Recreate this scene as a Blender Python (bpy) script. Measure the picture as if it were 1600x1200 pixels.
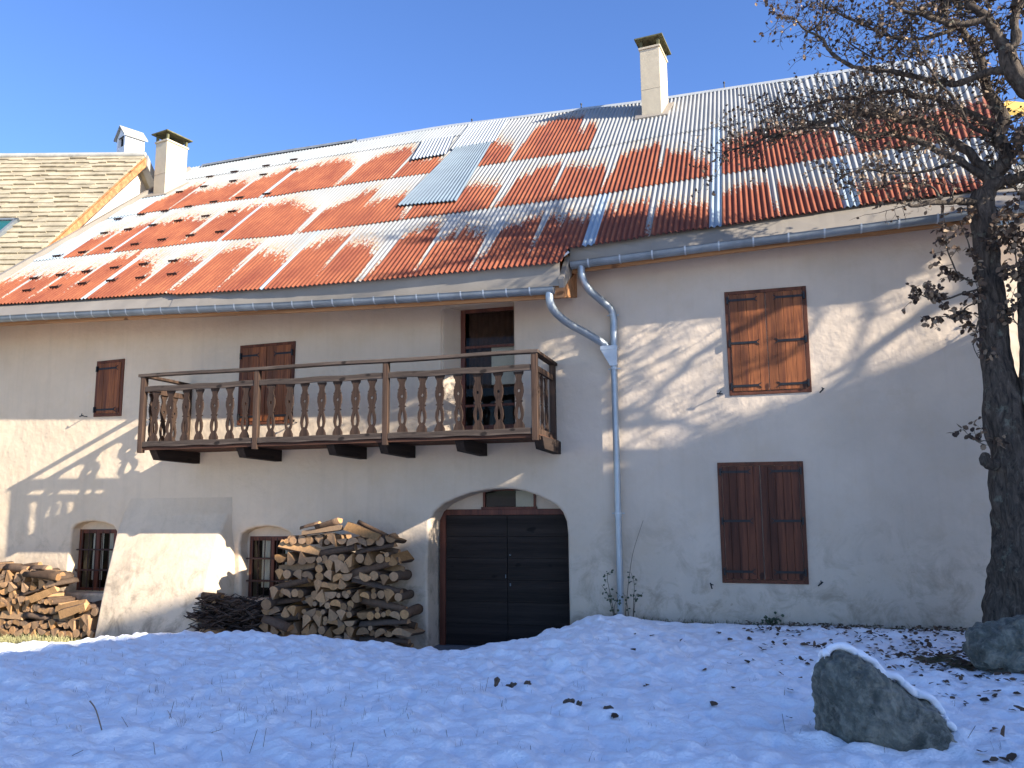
import bpy, bmesh, math, random
import numpy as np
from mathutils import Vector, Matrix, noise as mnoise
R = math.radians
random.seed(7)
rng = np.random.RandomState(7)
for o in list(bpy.data.objects):
    bpy.data.objects.remove(o)
scene = bpy.context.scene
COL = scene.collection

# ------------------------------------------------------------------ camera
F, YAW, PITCH, ROLL = 1284.0, R(16.26), R(8.31), R(-0.545)
_cy, _sy, _cp, _sp = math.cos(YAW), math.sin(YAW), math.cos(PITCH), math.sin(PITCH)
FW = Vector((-_sy*_cp, _cy*_cp, _sp)); RT0 = Vector((_cy, _sy, 0)); UP0 = RT0.cross(FW)
RT = RT0*math.cos(ROLL) + UP0*math.sin(ROLL)
UPV = UP0*math.cos(ROLL) - RT0*math.sin(ROLL)
CAM = Vector((0, -12.0, 2.4))
cd = bpy.data.cameras.new('camera'); cam = bpy.data.objects.new('camera', cd); COL.objects.link(cam)
cd.sensor_width = 36; cd.lens = F/1600*36; cd.clip_end = 2000; cd.clip_start = 0.05
m3 = Matrix((RT, UPV, -FW)).transposed()
cam.matrix_world = Matrix.Translation(CAM) @ m3.to_4x4()
scene.camera = cam

# ------------------------------------------------------------------ sky, sun, exposure
SUN_TO = Vector((3.17, -1.0, 1.45)).normalized()
elev = math.asin(SUN_TO.z); azim = math.atan2(SUN_TO.x, SUN_TO.y)
world = bpy.data.worlds.new('World'); scene.world = world; world.use_nodes = True
wn = world.node_tree; wn.nodes.clear()
sky = wn.nodes.new('ShaderNodeTexSky'); sky.sky_type = 'NISHITA'; sky.sun_disc = False
sky.sun_elevation = elev; sky.sun_rotation = azim
sky.altitude = 2400; sky.air_density = 1.1; sky.dust_density = 2.5; sky.ozone_density = 4.5
bg = wn.nodes.new('ShaderNodeBackground'); bg.inputs[1].default_value = 0.12
wo = wn.nodes.new('ShaderNodeOutputWorld')
hs = wn.nodes.new('ShaderNodeHueSaturation'); hs.inputs['Saturation'].default_value = 1.08; hs.inputs['Hue'].default_value = 0.509; wn.links.new(sky.outputs[0], hs.inputs['Color']); wn.links.new(hs.outputs[0], bg.inputs[0]); wn.links.new(bg.outputs[0], wo.inputs[0])
sl = bpy.data.lights.new('sun', 'SUN'); sun = bpy.data.objects.new('sun', sl); COL.objects.link(sun)
sl.energy = 4.5; sl.angle = R(0.5); sl.color = (1.0, 0.95, 0.87)
sun.rotation_euler = SUN_TO.to_track_quat('Z', 'Y').to_euler(); sun.location = (30, -10, 20)
scene.view_settings.view_transform = 'Standard'; scene.view_settings.look = 'None'
scene.view_settings.exposure = 1.42; scene.view_settings.gamma = 1; scene.view_settings.use_curve_mapping = False
scene.render.resolution_x = 1024; scene.render.resolution_y = 768
scene.render.engine = 'CYCLES'
scene.cycles.max_bounces = 6; scene.cycles.transparent_max_bounces = 12

# ------------------------------------------------------------------ points on the real planes of the place
def ray(px, py): return FW + RT*((px-800)/F) - UPV*((py-600)/F)
def on_y(px, py, y=0.0):
    d = ray(px, py); return CAM + d*((y-CAM.y)/d.y)
def on_z(px, py, z):
    d = ray(px, py); return CAM + d*((z-CAM.z)/d.z)
def on_x(px, py, x):
    d = ray(px, py); return CAM + d*((x-CAM.x)/d.x)
PT = R(39); RO = Vector((-0.289, -0.35, 6.274)); RN = Vector((0, -math.sin(PT), math.cos(PT))); RTV = Vector((0, math.cos(PT), math.sin(PT)))
def roofpt(x, s, h=0.0): return Vector((x, RO.y, RO.z)) + RTV*s + RN*h
def interp(tab, x):
    if x <= tab[0][0]: return tab[0][1]
    for (a, b), (c, d) in zip(tab, tab[1:]):
        if x <= c: return b + (d-b)*(x-a)/max(c-a, 1e-6)
    return tab[-1][1]
def lerp(a, b, t): return a + (b-a)*t
def sstep(a, b, x):
    t = min(max((x-a)/(b-a), 0), 1); return t*t*(3-2*t)

# ------------------------------------------------------------------ materials
def nt(name):
    m = bpy.data.materials.new(name); m.use_nodes = True
    n = m.node_tree; p = n.nodes['Principled BSDF']; return m, n, p
def N(n, t, **kw):
    nd = n.nodes.new(t)
    for k, v in kw.items():
        if k.startswith('i_'): nd.inputs[k[2:].replace('_', ' ')].default_value = v
        else: setattr(nd, k, v)
    return nd
def coord(n, scale=(1, 1, 1), kind='Object', rot=(0, 0, 0)):
    tc = N(n, 'ShaderNodeTexCoord'); mp = N(n, 'ShaderNodeMapping'); mp.inputs['Scale'].default_value = scale; mp.inputs['Rotation'].default_value = rot
    n.links.new(tc.outputs[kind], mp.inputs[0]); return mp.outputs[0]
def noise_(n, vec, scale, detail=4, rough=.55, dist=0.0):
    nd = N(n, 'ShaderNodeTexNoise'); nd.inputs['Scale'].default_value = scale; nd.inputs['Detail'].default_value = detail
    nd.inputs['Roughness'].default_value = rough; nd.inputs['Distortion'].default_value = dist
    n.links.new(vec, nd.inputs['Vector']); return nd.outputs['Fac']
def ramp(n, fac, stops, mode='LINEAR'):
    r = N(n, 'ShaderNodeValToRGB'); cr = r.color_ramp; cr.interpolation = mode
    while len(cr.elements) < len(stops): cr.elements.new(.5)
    for e, (p, c) in zip(cr.elements, stops):
        e.position = p; e.color = (c[0], c[1], c[2], 1) if not isinstance(c, (int, float)) else (c, c, c, 1)
    n.links.new(fac, r.inputs[0]); return r.outputs[0]
def mix(n, fac, a, b, bt='MIX'):
    m = N(n, 'ShaderNodeMix'); m.data_type = 'RGBA'; m.blend_type = bt
    for k, v in ((0, fac), (6, a), (7, b)):
        s = m.inputs[k]
        if hasattr(v, 'default_value') or hasattr(v, 'is_linked'): n.links.new(v, s)
        elif isinstance(v, (int, float)): s.default_value = v if k == 0 else (v, v, v, 1)
        else: s.default_value = (v[0], v[1], v[2], 1)
    return m.outputs[2]
def math_(n, op, a, b=0.0, clamp=False):
    m = N(n, 'ShaderNodeMath'); m.operation = op; m.use_clamp = clamp
    for s, v in ((m.inputs[0], a), (m.inputs[1], b)):
        if isinstance(v, (int, float)): s.default_value = v
        else: n.links.new(v, s)
    return m.outputs[0]
def bump(n, p, h, strength=.3, dist=.02):
    b = N(n, 'ShaderNodeBump'); b.inputs['Strength'].default_value = strength; b.inputs['Distance'].default_value = dist
    n.links.new(h, b.inputs['Height']); n.links.new(b.outputs[0], p.inputs['Normal'])

MAT = {}
def M_plaster(name, base, stain_bounce=True):
    m, n, p = nt(name); v = coord(n)
    a = noise_(n, v, .9, 5, .6); c = ramp(n, a, [(.3, [x*.85 for x in base]), (.7, base)])
    b = noise_(n, v, 2.3, 6, .65)
    c = mix(n, ramp(n, b, [(.5, 0.), (.75, .35)]), c, [base[0]*.82, base[1]*.76, base[2]*.66])
    # rain streaks down from the eaves and ledges
    if stain_bounce:   # warm bounce light painted into the colour, stronger towards the left wing
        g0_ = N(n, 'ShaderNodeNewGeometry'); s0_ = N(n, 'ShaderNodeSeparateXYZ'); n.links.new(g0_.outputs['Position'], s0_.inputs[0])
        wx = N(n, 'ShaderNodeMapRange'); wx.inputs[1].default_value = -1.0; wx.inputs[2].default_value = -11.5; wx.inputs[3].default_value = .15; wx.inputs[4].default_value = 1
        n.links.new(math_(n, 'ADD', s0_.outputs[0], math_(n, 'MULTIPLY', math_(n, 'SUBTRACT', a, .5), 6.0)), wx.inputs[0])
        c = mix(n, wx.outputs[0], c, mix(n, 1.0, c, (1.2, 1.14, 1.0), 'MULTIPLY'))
    st = noise_(n, coord(n, (7, 7, .35)), 1.0, 5, .6)
    c = mix(n, ramp(n, st, [(.5, 0.), (.72, .22)]), c, [base[0]*.78, base[1]*.75, base[2]*.7])
    pt = noise_(n, coord(n, (.55, .55, .8)), 1.0, 8, .75, .4)
    c = mix(n, ramp(n, pt, [(.60, 0.), (.63, .16)]), c, [min(1, base[0]*1.12), min(1, base[1]*1.12), min(1, base[2]*1.12)])
    if stain_bounce:
        geo = N(n, 'ShaderNodeNewGeometry'); sp = N(n, 'ShaderNodeSeparateXYZ'); n.links.new(geo.outputs['Position'], sp.inputs[0])
        zz = N(n, 'ShaderNodeMapRange'); zz.inputs[1].default_value = .6; zz.inputs[2].default_value = 2.5; zz.inputs[3].default_value = 1; zz.inputs[4].default_value = 0
        n.links.new(sp.outputs[2], zz.inputs[0])
        s1 = noise_(n, v, 2.6, 7, .7, .6)
        mk = math_(n, 'MULTIPLY', ramp(n, s1, [(.48, 0.), (.66, 1.)]), zz.outputs[0])
        c = mix(n, math_(n, 'MULTIPLY', mk, .95), c, (.33, .25, .17))
        s2 = noise_(n, v, 9, 4, .6)
        spk = ramp(n, s2, [(.68, 0.), (.74, .5)])
        c = mix(n, math_(n, 'MULTIPLY', spk, zz.outputs[0]), c, (.3, .22, .15))
    n.links.new(c, p.inputs['Base Color']); p.inputs['Roughness'].default_value = .95
    p.inputs['Specular IOR Level'].default_value = .15
    h1 = noise_(n, v, 70, 4, .6); h2 = noise_(n, v, 3.0, 3, .5); h3 = noise_(n, v, 14, 3, .5)
    h = math_(n, 'ADD', math_(n, 'MULTIPLY', h1, .14), math_(n, 'ADD', math_(n, 'MULTIPLY', h2, 1.5), math_(n, 'MULTIPLY', h3, .28)))
    bump(n, p, h, .55, .035); return m
def M_wood(name, c1, c2, axis='Z', rough=.6, spec=.3, knots=True, vary=.5, bumps=.4):
    m, n, p = nt(name)
    sc = {'Z': (28, 28, 1.6), 'X': (1.6, 28, 28), 'Y': (28, 1.6, 28)}[axis]
    v = coord(n, sc); g = noise_(n, v, 1.0, 5, .65, .8)
    c = ramp(n, g, [(.3, c2), (.68, c1)])
    vs = {'Z': (9, 9, .1), 'X': (.1, 9, 9), 'Y': (9, .1, 9)}[axis]
    oi = N(n, 'ShaderNodeObjectInfo')
    bd = noise_(n, coord(n, vs), 1.0, 1, .5)
    dk = ramp(n, bd, [(.35, 1-vary), (.65, 1.05)])
    c = mix(n, 1.0, c, dk, 'MULTIPLY')
    if knots:
        k = noise_(n, coord(n, {'Z': (7, 7, 4), 'X': (4, 7, 7), 'Y': (7, 4, 7)}[axis]), 1.0, 1, .4)
        c = mix(n, ramp(n, k, [(.71, 0.), (.77, .85)]), c, [x*.3 for x in c2])
    n.links.new(c, p.inputs['Base Color']); p.inputs['Roughness'].default_value = rough
    p.inputs['Specular IOR Level'].default_value = spec
    bump(n, p, g, bumps, .006); return m
def M_plain(name, c, rough=.6, metal=0., var=.15, scale=8., spec=.4, b=0.0):
    m, n, p = nt(name); v = coord(n); f = noise_(n, v, scale, 5, .6)
    n.links.new(ramp(n, f, [(.3, [x*(1-var) for x in c]), (.7, [min(1, x*(1+var)) for x in c])]), p.inputs['Base Color'])
    p.inputs['Roughness'].default_value = rough; p.inputs['Metallic'].default_value = metal; p.inputs['Specular IOR Level'].default_value = spec
    if b: bump(n, p, noise_(n, v, scale*3, 4, .6), b, .01)
    return m

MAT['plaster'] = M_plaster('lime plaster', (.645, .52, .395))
MAT['plaster2'] = M_plaster('bright plaster', (.74, .64, .50), False)
MAT['shutter'] = M_wood('stained shutter wood', (.37, .118, .032), (.125, .034, .012), 'Z', .55, .3, True, .42)
MAT['shutter_dark'] = M_wood('dark brown shutter wood', (.20, .062, .026), (.065, .021, .011), 'Z', .6, .25, True, .5)  # darker brown version for the lower pair of shutters
MAT['shutter_frame'] = M_wood('stained frame wood', (.17, .055, .025), (.09, .03, .014), 'Z', .6, .25, False, .3)
MAT['redwood'] = M_wood('red brown joinery', (.17, .05, .025), (.09, .028, .015), 'Z', .5, .3, False, .3)
MAT['balc'] = M_wood('weathered balcony wood', (.105, .060, .037), (.036, .021, .014), 'Z', .8, .2, True, .5, .8)
MAT['balcx'] = M_wood('weathered rail wood', (.14, .10, .072), (.045, .031, .023), 'X', .8, .2, True, .35, .8)
MAT['deck'] = M_wood('deck board wood', (.13, .055, .03), (.06, .026, .015), 'X', .8, .2, False, .4)
MAT['joist'] = M_wood('dark joist wood', (.055, .035, .024), (.028, .018, .013), 'Y', .85, .2, True, .4, .8)
MAT['barn'] = M_wood('old dark door boards', (.046, .032, .024), (.028, .020, .015), 'X', .8, .2, True, .4, .8)
MAT['fascia'] = M_wood('raw fascia board', (.55, .27, .11), (.36, .15, .055), 'X', .7, .25, True, .35)
MAT['iron'] = M_plain('black iron', (.018, .017, .017), .45, .3, .3, 20)
MAT['rustiron'] = M_plain('rusty bar', (.07, .035, .025), .7, .3, .3, 20)
MAT['zinc'] = M_plain('weathered zinc', (.22, .235, .235), .55, .35, .25, 3)
MAT['zincnew'] = M_plain('bright zinc pipe', (.36, .39, .40), .42, .6, .15, 2)
MAT['zincclip'] = M_plain('pale zinc clip', (.45, .47, .47), .45, .3, .1, 10)
MAT['flash'] = M_plain('painted eave flashing', (.27, .23, .18), .6, .1, .12, 1.5)
MAT['chimney'] = M_plain('chimney render', (.56, .46, .31), .9, 0, .08, 4, .2, .3)
MAT['chimwhite'] = M_plain('white chimney render', (.82, .80, .76), .9, 0, .06, 4, .2, .3)
MAT['cap'] = M_plain('mossy cap slab', (.13, .12, .06), .9, 0, .5, 9, .2, .4)
MAT['soot'] = M_plain('sooty flue', (.02, .018, .016), .95, 0, .3, 9)
MAT['curtain'] = M_plain('white curtain', (.86, .84, .72), .9, 0, .06, 12)
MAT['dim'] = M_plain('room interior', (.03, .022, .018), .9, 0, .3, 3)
MAT['stone'] = M_plain('grey step stone', (.17, .18, .19), .9, 0, .35, 5, .2, .5)
MAT['slab'] = M_plain('roof slab tile', (.36, .30, .20), .9, 0, .30, 2.6, .15, .5)
MAT['slabridge'] = M_plain('ridge tile', (.36, .34, .29), .9, 0, .2, 3)
MAT['greyroof'] = M_plain('grey shingle', (.24, .22, .18), .9, 0, .35, 6, .2, .5)
MAT['yellow'] = M_plain('varnished eave boards', (.62, .38, .07), .6, 0, .2, 3)
MAT['housewall'] = M_plain('rough stone wall', (.42, .37, .30), .95, 0, .25, 2, .2, .4)
MAT['leafgreen'] = M_plain('weed leaf', (.05, .065, .03), .6, 0, .5, 30)
MAT['stem'] = M_plain('dry stem', (.10, .07, .045), .8, 0, .3, 20)
MAT['stalk'] = M_plain('dry stalk', (.20, .14, .09), .8, 0, .3, 20)
MAT['drygrass'] = M_plain('dry grass', (.36, .32, .14), .8, 0, .45, 9)
MAT['dimgrass'] = M_plain('dark grass', (.11, .11, .05), .8, 0, .45, 9)

def M_glass():
    m, n, p = nt('window glass'); p.inputs['Base Color'].default_value = (.5, .55, .55, 1)
    out = n.nodes['Material Output']; tr = N(n, 'ShaderNodeBsdfTransparent'); tr.inputs[0].default_value = (.82, .80, .76, 1)
    gl = N(n, 'ShaderNodeBsdfGlossy'); gl.inputs['Roughness'].default_value = .02
    fr = N(n, 'ShaderNodeFresnel'); fr.inputs[0].default_value = 1.2
    mx = N(n, 'ShaderNodeMixShader'); f2 = math_(n, 'ADD', math_(n, 'MULTIPLY', fr.outputs[0], 1.0), .0, True)
    n.links.new(f2, mx.inputs[0]); n.links.new(tr.outputs[0], mx.inputs[1]); n.links.new(gl.outputs[0], mx.inputs[2])
    n.links.new(mx.outputs[0], out.inputs[0]); return m
MAT['glass'] = M_glass()

def M_corr():
    m, n, p = nt('corrugated rusty sheet')
    at = N(n, 'ShaderNodeAttribute'); at.attribute_name = 'rust'; sp = N(n, 'ShaderNodeSeparateColor'); n.links.new(at.outputs['Color'], sp.inputs[0])
    d0 = math_(n, 'MULTIPLY', math_(n, 'SUBTRACT', sp.outputs[0], .5), 8.0)   # metres above the rust front
    strip, galv = sp.outputs[1], sp.outputs[2]
    tc = N(n, 'ShaderNodeTexCoord')
    def uv(sx, sy):
        mp = N(n, 'ShaderNodeMapping'); mp.inputs['Scale'].default_value = (sx, sy, 1); n.links.new(tc.outputs['UV'], mp.inputs[0]); return mp.outputs[0]
    n1 = math_(n, 'MULTIPLY', math_(n, 'SUBTRACT', noise_(n, uv(13, .9), 1, 4, .7), .5), 1.3)
    n2 = math_(n, 'MULTIPLY', math_(n, 'SUBTRACT', noise_(n, uv(30, 10), 1, 3, .75), .5), 1.7)
    d = math_(n, 'ADD', d0, math_(n, 'ADD', n1, n2))
    d = math_(n, 'ADD', d, math_(n, 'MULTIPLY', strip, math_(n, 'ADD', 2.3, math_(n, 'MULTIPLY', noise_(n, uv(40, 14), 1, 2, .7), -2.4))))
    rs = N(n, 'ShaderNodeMapRange'); rs.inputs[1].default_value = .05; rs.inputs[2].default_value = -.06; rs.inputs[3].default_value = 0; rs.inputs[4].default_value = 1
    n.links.new(d, rs.inputs[0]); rust = math_(n, 'MULTIPLY', rs.outputs[0], math_(n, 'SUBTRACT', 1, galv), True)
    oc = N(n, 'ShaderNodeMapRange'); oc.inputs[1].default_value = .75; oc.inputs[2].default_value = -.02; oc.inputs[3].default_value = 0; oc.inputs[4].default_value = .75
    n.links.new(d, oc.inputs[0])
    ochre = math_(n, 'MULTIPLY', oc.outputs[0], math_(n, 'SUBTRACT', 1, galv), True)
    ochre = math_(n, 'MULTIPLY', ochre, ramp(n, noise_(n, uv(30, 16), 1, 3, .7), [(.44, 0.), (.56, 1.)]))
    w = noise_(n, uv(1.3, .5), 1, 5, .6)
    white = ramp(n, w, [(.3, (.26, .26, .24)), (.7, (.36, .35, .32))])
    white = mix(n, ramp(n, noise_(n, uv(16, 1.2), 1, 4, .6), [(.5, 0.), (.75, .35)]), white, (.34, .29, .20))
    gcol = ramp(n, noise_(n, uv(3, 1), 1, 4, .6), [(.3, (.26, .31, .345)), (.7, (.34, .39, .41))])
    base = mix(n, galv, white, gcol)
    base = mix(n, ochre, base, (.40, .235, .08))
    r1 = noise_(n, uv(2.0, .8), 1, 5, .65); r2 = noise_(n, uv(28, 1.6), 1, 4, .65)
    rc = ramp(n, r1, [(.32, (.165, .040, .020)), (.68, (.31, .098, .040))])
    rc = mix(n, ramp(n, r2, [(.45, 0.), (.75, .6)]), rc, (.15, .034, .018))
    sx_ = N(n, 'ShaderNodeSeparateXYZ'); n.links.new(tc.outputs['UV'], sx_.inputs[0])
    vc = math_(n, 'COSINE', math_(n, 'MULTIPLY', math_(n, 'ADD', sx_.outputs[0], 14.02), 2*math.pi/.083))
    rc = mix(n, ramp(n, math_(n, 'ADD', math_(n, 'MULTIPLY', vc, .5), .5), [(.15, .65), (.6, 0.)]), rc, (.115, .026, .014))
    rc = mix(n, ramp(n, noise_(n, uv(45, 30), 1, 2, .6), [(.6, 0.), (.72, .5)]), rc, (.38, .16, .07))
    c = mix(n, rust, base, rc)
    n.links.new(c, p.inputs['Base Color'])
    n.links.new(math_(n, 'ADD', math_(n, 'MULTIPLY', rust, .25), .58), p.inputs['Roughness'])
    n.links.new(math_(n, 'MULTIPLY', math_(n, 'SUBTRACT', 1, rust), .15), p.inputs['Metallic'])
    p.inputs['Specular IOR Level'].default_value = .3
    bump(n, p, noise_(n, uv(60, 20), 1, 3, .6), .15, .004)
    return m
MAT['corr'] = M_corr()
MAT['corrgrey'] = M_plain('new galvanised sheet', (.22, .265, .285), .5, .35, .1, 2)
MAT['corrwhite'] = M_plain('pale galvanised sheet', (.37, .38, .37), .55, .15, .08, 2)

def M_snow():
    m, n, p = nt('snow and winter grass'); v = coord(n)
    at = N(n, 'ShaderNodeAttribute'); at.attribute_name = 'bare'
    bn = math_(n, 'ADD', at.outputs['Fac'], math_(n, 'MULTIPLY', math_(n, 'SUBTRACT', noise_(n, v, 12, 5, .7), .5), .7))
    bare = ramp(n, bn, [(.45, 0.), (.55, 1.)])
    sc = ramp(n, noise_(n, v, 5, 5, .6), [(.3, (.92, .89, .87)), (.7, (.97, .94, .92))])
    gc = ramp(n, noise_(n, v, 22, 5, .7), [(.3, (.035, .03, .017)), (.55, (.10, .09, .04)), (.75, (.22, .19, .09))])
    n.links.new(mix(n, bare, sc, gc), p.inputs['Base Color'])
    p.inputs['Roughness'].default_value = .7; p.inputs['Specular IOR Level'].default_value = .25
    h = math_(n, 'ADD', math_(n, 'MULTIPLY', noise_(n, v, 45, 4, .65), .35), math_(n, 'MULTIPLY', noise_(n, v, 12, 4, .6), .9))
    bump(n, p, h, .8, .04); return m
MAT['snow'] = M_snow()
def M_snowcap():
    m, n, p = nt('snow lump'); v = coord(n)
    p.inputs['Base Color'].default_value = (.93, .91, .90, 1); p.inputs['Roughness'].default_value = .7
    bump(n, p, noise_(n, v, 30, 4, .6), .4, .02); return m
MAT['snowcap'] = M_snowcap()
def M_rock():
    m, n, p = nt('grey schist'); v = coord(n)
    a = noise_(n, v, 3.2, 9, .68, 1.2); b = noise_(n, v, 14, 7, .7)
    c = ramp(n, a, [(.32, (.058, .060, .046)), (.5, (.16, .158, .12)), (.64, (.36, .325, .24))])
    c = mix(n, ramp(n, b, [(.5, 0.), (.66, .7)]), c, (.36, .335, .25))
    c = mix(n, ramp(n, noise_(n, coord(n, (2, 2, 9), rot=(.4, .7, 0)), 1.5, 5, .7), [(.62, 0.), (.7, .5)]), c, (.33, .31, .27))
    n.links.new(c, p.inputs['Base Color']); p.inputs['Roughness'].default_value = .8
    h = math_(n, 'ADD', a, math_(n, 'MULTIPLY', b, .4)); bump(n, p, h, 1.0, .09); return m
MAT['rock'] = M_rock()
def M_bark():
    m, n, p = nt('fruit tree bark'); v = coord(n, (16, 16, 5)); a = noise_(n, v, 1, 7, .7, 1.0)
    c = ramp(n, a, [(.35, (.035, .028, .022)), (.6, (.14, .106, .077)), (.75, (.24, .205, .155))])
    li = noise_(n, coord(n), 6, 5, .7); c = mix(n, ramp(n, li, [(.58, 0.), (.70, .6)]), c, (.26, .27, .19))
    n.links.new(c, p.inputs['Base Color']); p.inputs['Roughness'].default_value = .95; p.inputs['Specular IOR Level'].default_value = .15
    bump(n, p, a, 1.0, .05); return m
MAT['bark'] = M_bark()
def M_leaf(name, c1, c2, c3):
    m, n, p = nt(name); at = N(n, 'ShaderNodeAttribute'); at.attribute_name = 'tone'
    n.links.new(ramp(n, at.outputs['Fac'], [(.0, c1), (.55, c2), (1., c3)]), p.inputs['Base Color'])
    p.inputs['Roughness'].default_value = .7; p.inputs['Specular IOR Level'].default_value = .25; return m
MAT['leaf'] = M_leaf('dead leaf', (.04, .025, .017), (.14, .085, .05), (.36, .25, .15))
def M_logs(name, side, end=None):
    m, n, p = nt(name); v = coord(n); oi = N(n, 'ShaderNodeObjectInfo')
    a = noise_(n, v, 22, 5, .65)
    c = ramp(n, a, [(.3, [x*.6 for x in side]), (.7, side)])
    j = ramp(n, oi.outputs['Random'], [(0, .55), (.5, .95), (1, 1.25)])
    c = mix(n, 1.0, c, j, 'MULTIPLY')
    w2 = N(n, 'ShaderNodeTexWhiteNoise'); w2.noise_dimensions = '1D'; n.links.new(oi.outputs['Random'], w2.inputs['W'])
    c = mix(n, math_(n, 'MULTIPLY', w2.outputs['Value'], .30), c, [sum(side)/3*x for x in (1.0, .86, .70)])
    n.links.new(c, p.inputs['Base Color']); p.inputs['Roughness'].default_value = .85
    p.inputs['Specular IOR Level'].default_value = .2
    bump(n, p, noise_(n, v, 60, 4, .6), .5, .008); return m
MAT['logbark'] = M_logs('log bark', (.15, .088, .052), None)
MAT['logend'] = M_logs('sawn log end', (.56, .29, .115), None)
MAT['logsplit'] = M_logs('split wood face', (.50, .26, .095), None)
MAT['twig'] = M_plain('brushwood', (.07, .042, .027), .9, 0, .5, 12)

# ------------------------------------------------------------------ mesh helpers
class MB:
    def __init__(s): s.v = []; s.f = []; s.m = []; s.smooth = []
    def add(s, vs, fs, mi=0, sm=False):
        b = len(s.v); s.v += [tuple(v) for v in vs]
        for f in fs: s.f.append(tuple(i+b for i in f)); s.m.append(mi); s.smooth.append(sm)
    def quad(s, a, b, c, d, mi=0): s.add([a, b, c, d], [(0, 1, 2, 3)], mi)
    def box(s, x0, x1, y0, y1, z0, z1, mi=0):
        s.hexa([(x0, y0, z0), (x1, y0, z0), (x1, y1, z0), (x0, y1, z0), (x0, y0, z1), (x1, y0, z1), (x1, y1, z1), (x0, y1, z1)], mi)
    def hexa(s, p, mi=0):
        s.add(p, [(0, 3, 2, 1), (4, 5, 6, 7), (0, 1, 5, 4), (1, 2, 6, 5), (2, 3, 7, 6), (3, 0, 4, 7)], mi)
    def obox(s, M, sx, sy, sz, mi=0):      # box centred at M
        s.hexa([M @ Vector((a*sx/2, b*sy/2, c*sz/2)) for c in (-1, 1) for a, b in ((-1, -1), (1, -1), (1, 1), (-1, 1))], mi)
    def tube(s, pts, rad, seg=8, mi=0, cap=True, sm=True):
        pts = [Vector(p) for p in pts]; n = len(pts)
        if isinstance(rad, (int, float)): rad = [rad]*n
        vs = []; prev = None
        for i, p in enumerate(pts):
            t = (pts[min(i+1, n-1)] - pts[max(i-1, 0)])
            if t.length < 1e-9: t = Vector((0, 0, 1))
            t.normalize()
            if prev is None: u = t.orthogonal().normalized()
            else:
                u = prev - t*prev.dot(t)
                u = u.normalized() if u.length > 1e-6 else t.orthogonal().normalized()
            prev = u; w = t.cross(u)
            for k in range(seg):
                a = 2*math.pi*k/seg; vs.append(p + (u*math.cos(a) + w*math.sin(a))*rad[i])
        fs = []
        for i in range(n-1):
            for k in range(seg):
                k2 = (k+1) % seg; fs.append((i*seg+k, i*seg+k2, (i+1)*seg+k2, (i+1)*seg+k))
        s.add(vs, fs, mi, sm)
        if cap:
            s.add(vs[:seg], [tuple(reversed(range(seg)))], mi); s.add(vs[-seg:], [tuple(range(seg))], mi)
ROOTS = {}
def wl(o): return ROOTS.get(o.name, Vector((0, 0, 0)))
def tag(o, label=None, cat=None, group=None, kind=None):
    if label: o['label'] = label
    if cat: o['category'] = cat
    if group: o['group'] = group
    if kind: o['kind'] = kind
    return o
def link(o, parent, wpos):
    COL.objects.link(o); ROOTS[o.name] = Vector(wpos)
    if parent is not None: o.parent = parent; o.location = Vector(wpos) - wl(parent)
    else: o.location = wpos
    return o
def empty(name, loc):
    o = bpy.data.objects.new(name, None); o.empty_display_size = .3; return link(o, None, loc)
def obj(name, mb, mats, parent=None, bevel=0.0, origin=None, smooth=None, label=None):
    me = bpy.data.meshes.new(name)
    V = np.array(mb.v, dtype=float)
    c = Vector(origin) if origin is not None else Vector(((V[:, 0].min()+V[:, 0].max())/2, (V[:, 1].min()+V[:, 1].max())/2, V[:, 2].min()))
    me.from_pydata([tuple(Vector(v)-c) for v in mb.v], [], mb.f)
    if not isinstance(mats, (list, tuple)): mats = [mats]
    for m in mats: me.materials.append(MAT[m] if isinstance(m, str) else m)
    me.polygons.foreach_set('material_index', mb.m)
    me.polygons.foreach_set('use_smooth', mb.smooth if smooth is None else [smooth]*len(mb.f))
    me.update()
    o = bpy.data.objects.new(name, me); link(o, parent, c)
    if bevel:
        b = o.modifiers.new('bevel', 'BEVEL'); b.width = bevel; b.segments = 2; b.limit_method = 'ANGLE'; b.angle_limit = R(40)
    if label: o['label'] = label
    return o
def instance(src, wpos, parent=None, rot=None, scale=None, name=None):
    c = src.copy(); 
    COL.objects.link(c); ROOTS[c.name] = Vector(wpos)
    c.parent = parent; c.location = Vector(wpos) - (wl(parent) if parent is not None else Vector((0, 0, 0)))
    if rot is not None: c.rotation_euler = rot
    if scale is not None: c.scale = scale
    return c
def plate(outlines, thick, round_=0.0, res=2):
    """flat board in x,z with holes; front at y=0, back at y=thick. returns verts, faces"""
    cu = bpy.data.curves.new('tmp', 'CURVE'); cu.dimensions = '2D'; cu.fill_mode = 'BOTH'
    for pts in outlines:
        sp = cu.splines.new('POLY'); sp.points.add(len(pts)-1)
        for q, (x, z) in zip(sp.points, pts): q.co = (x, z, 0, 1)
        sp.use_cyclic_u = True
    cu.extrude = thick/2 - round_; cu.bevel_depth = round_; cu.offset = -round_; cu.bevel_resolution = res
    ob = bpy.data.objects.new('tmp', cu); COL.objects.link(ob)
    dg = bpy.context.evaluated_depsgraph_get(); dg.update()
    me = bpy.data.meshes.new_from_object(ob.evaluated_get(dg))
    vs = [(v.co.x, -v.co.z + thick/2, v.co.y) for v in me.vertices]
    fs = [tuple(p.vertices) for p in me.polygons]
    bpy.data.objects.remove(ob); bpy.data.curves.remove(cu); bpy.data.meshes.remove(me)
    return vs, fs

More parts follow.
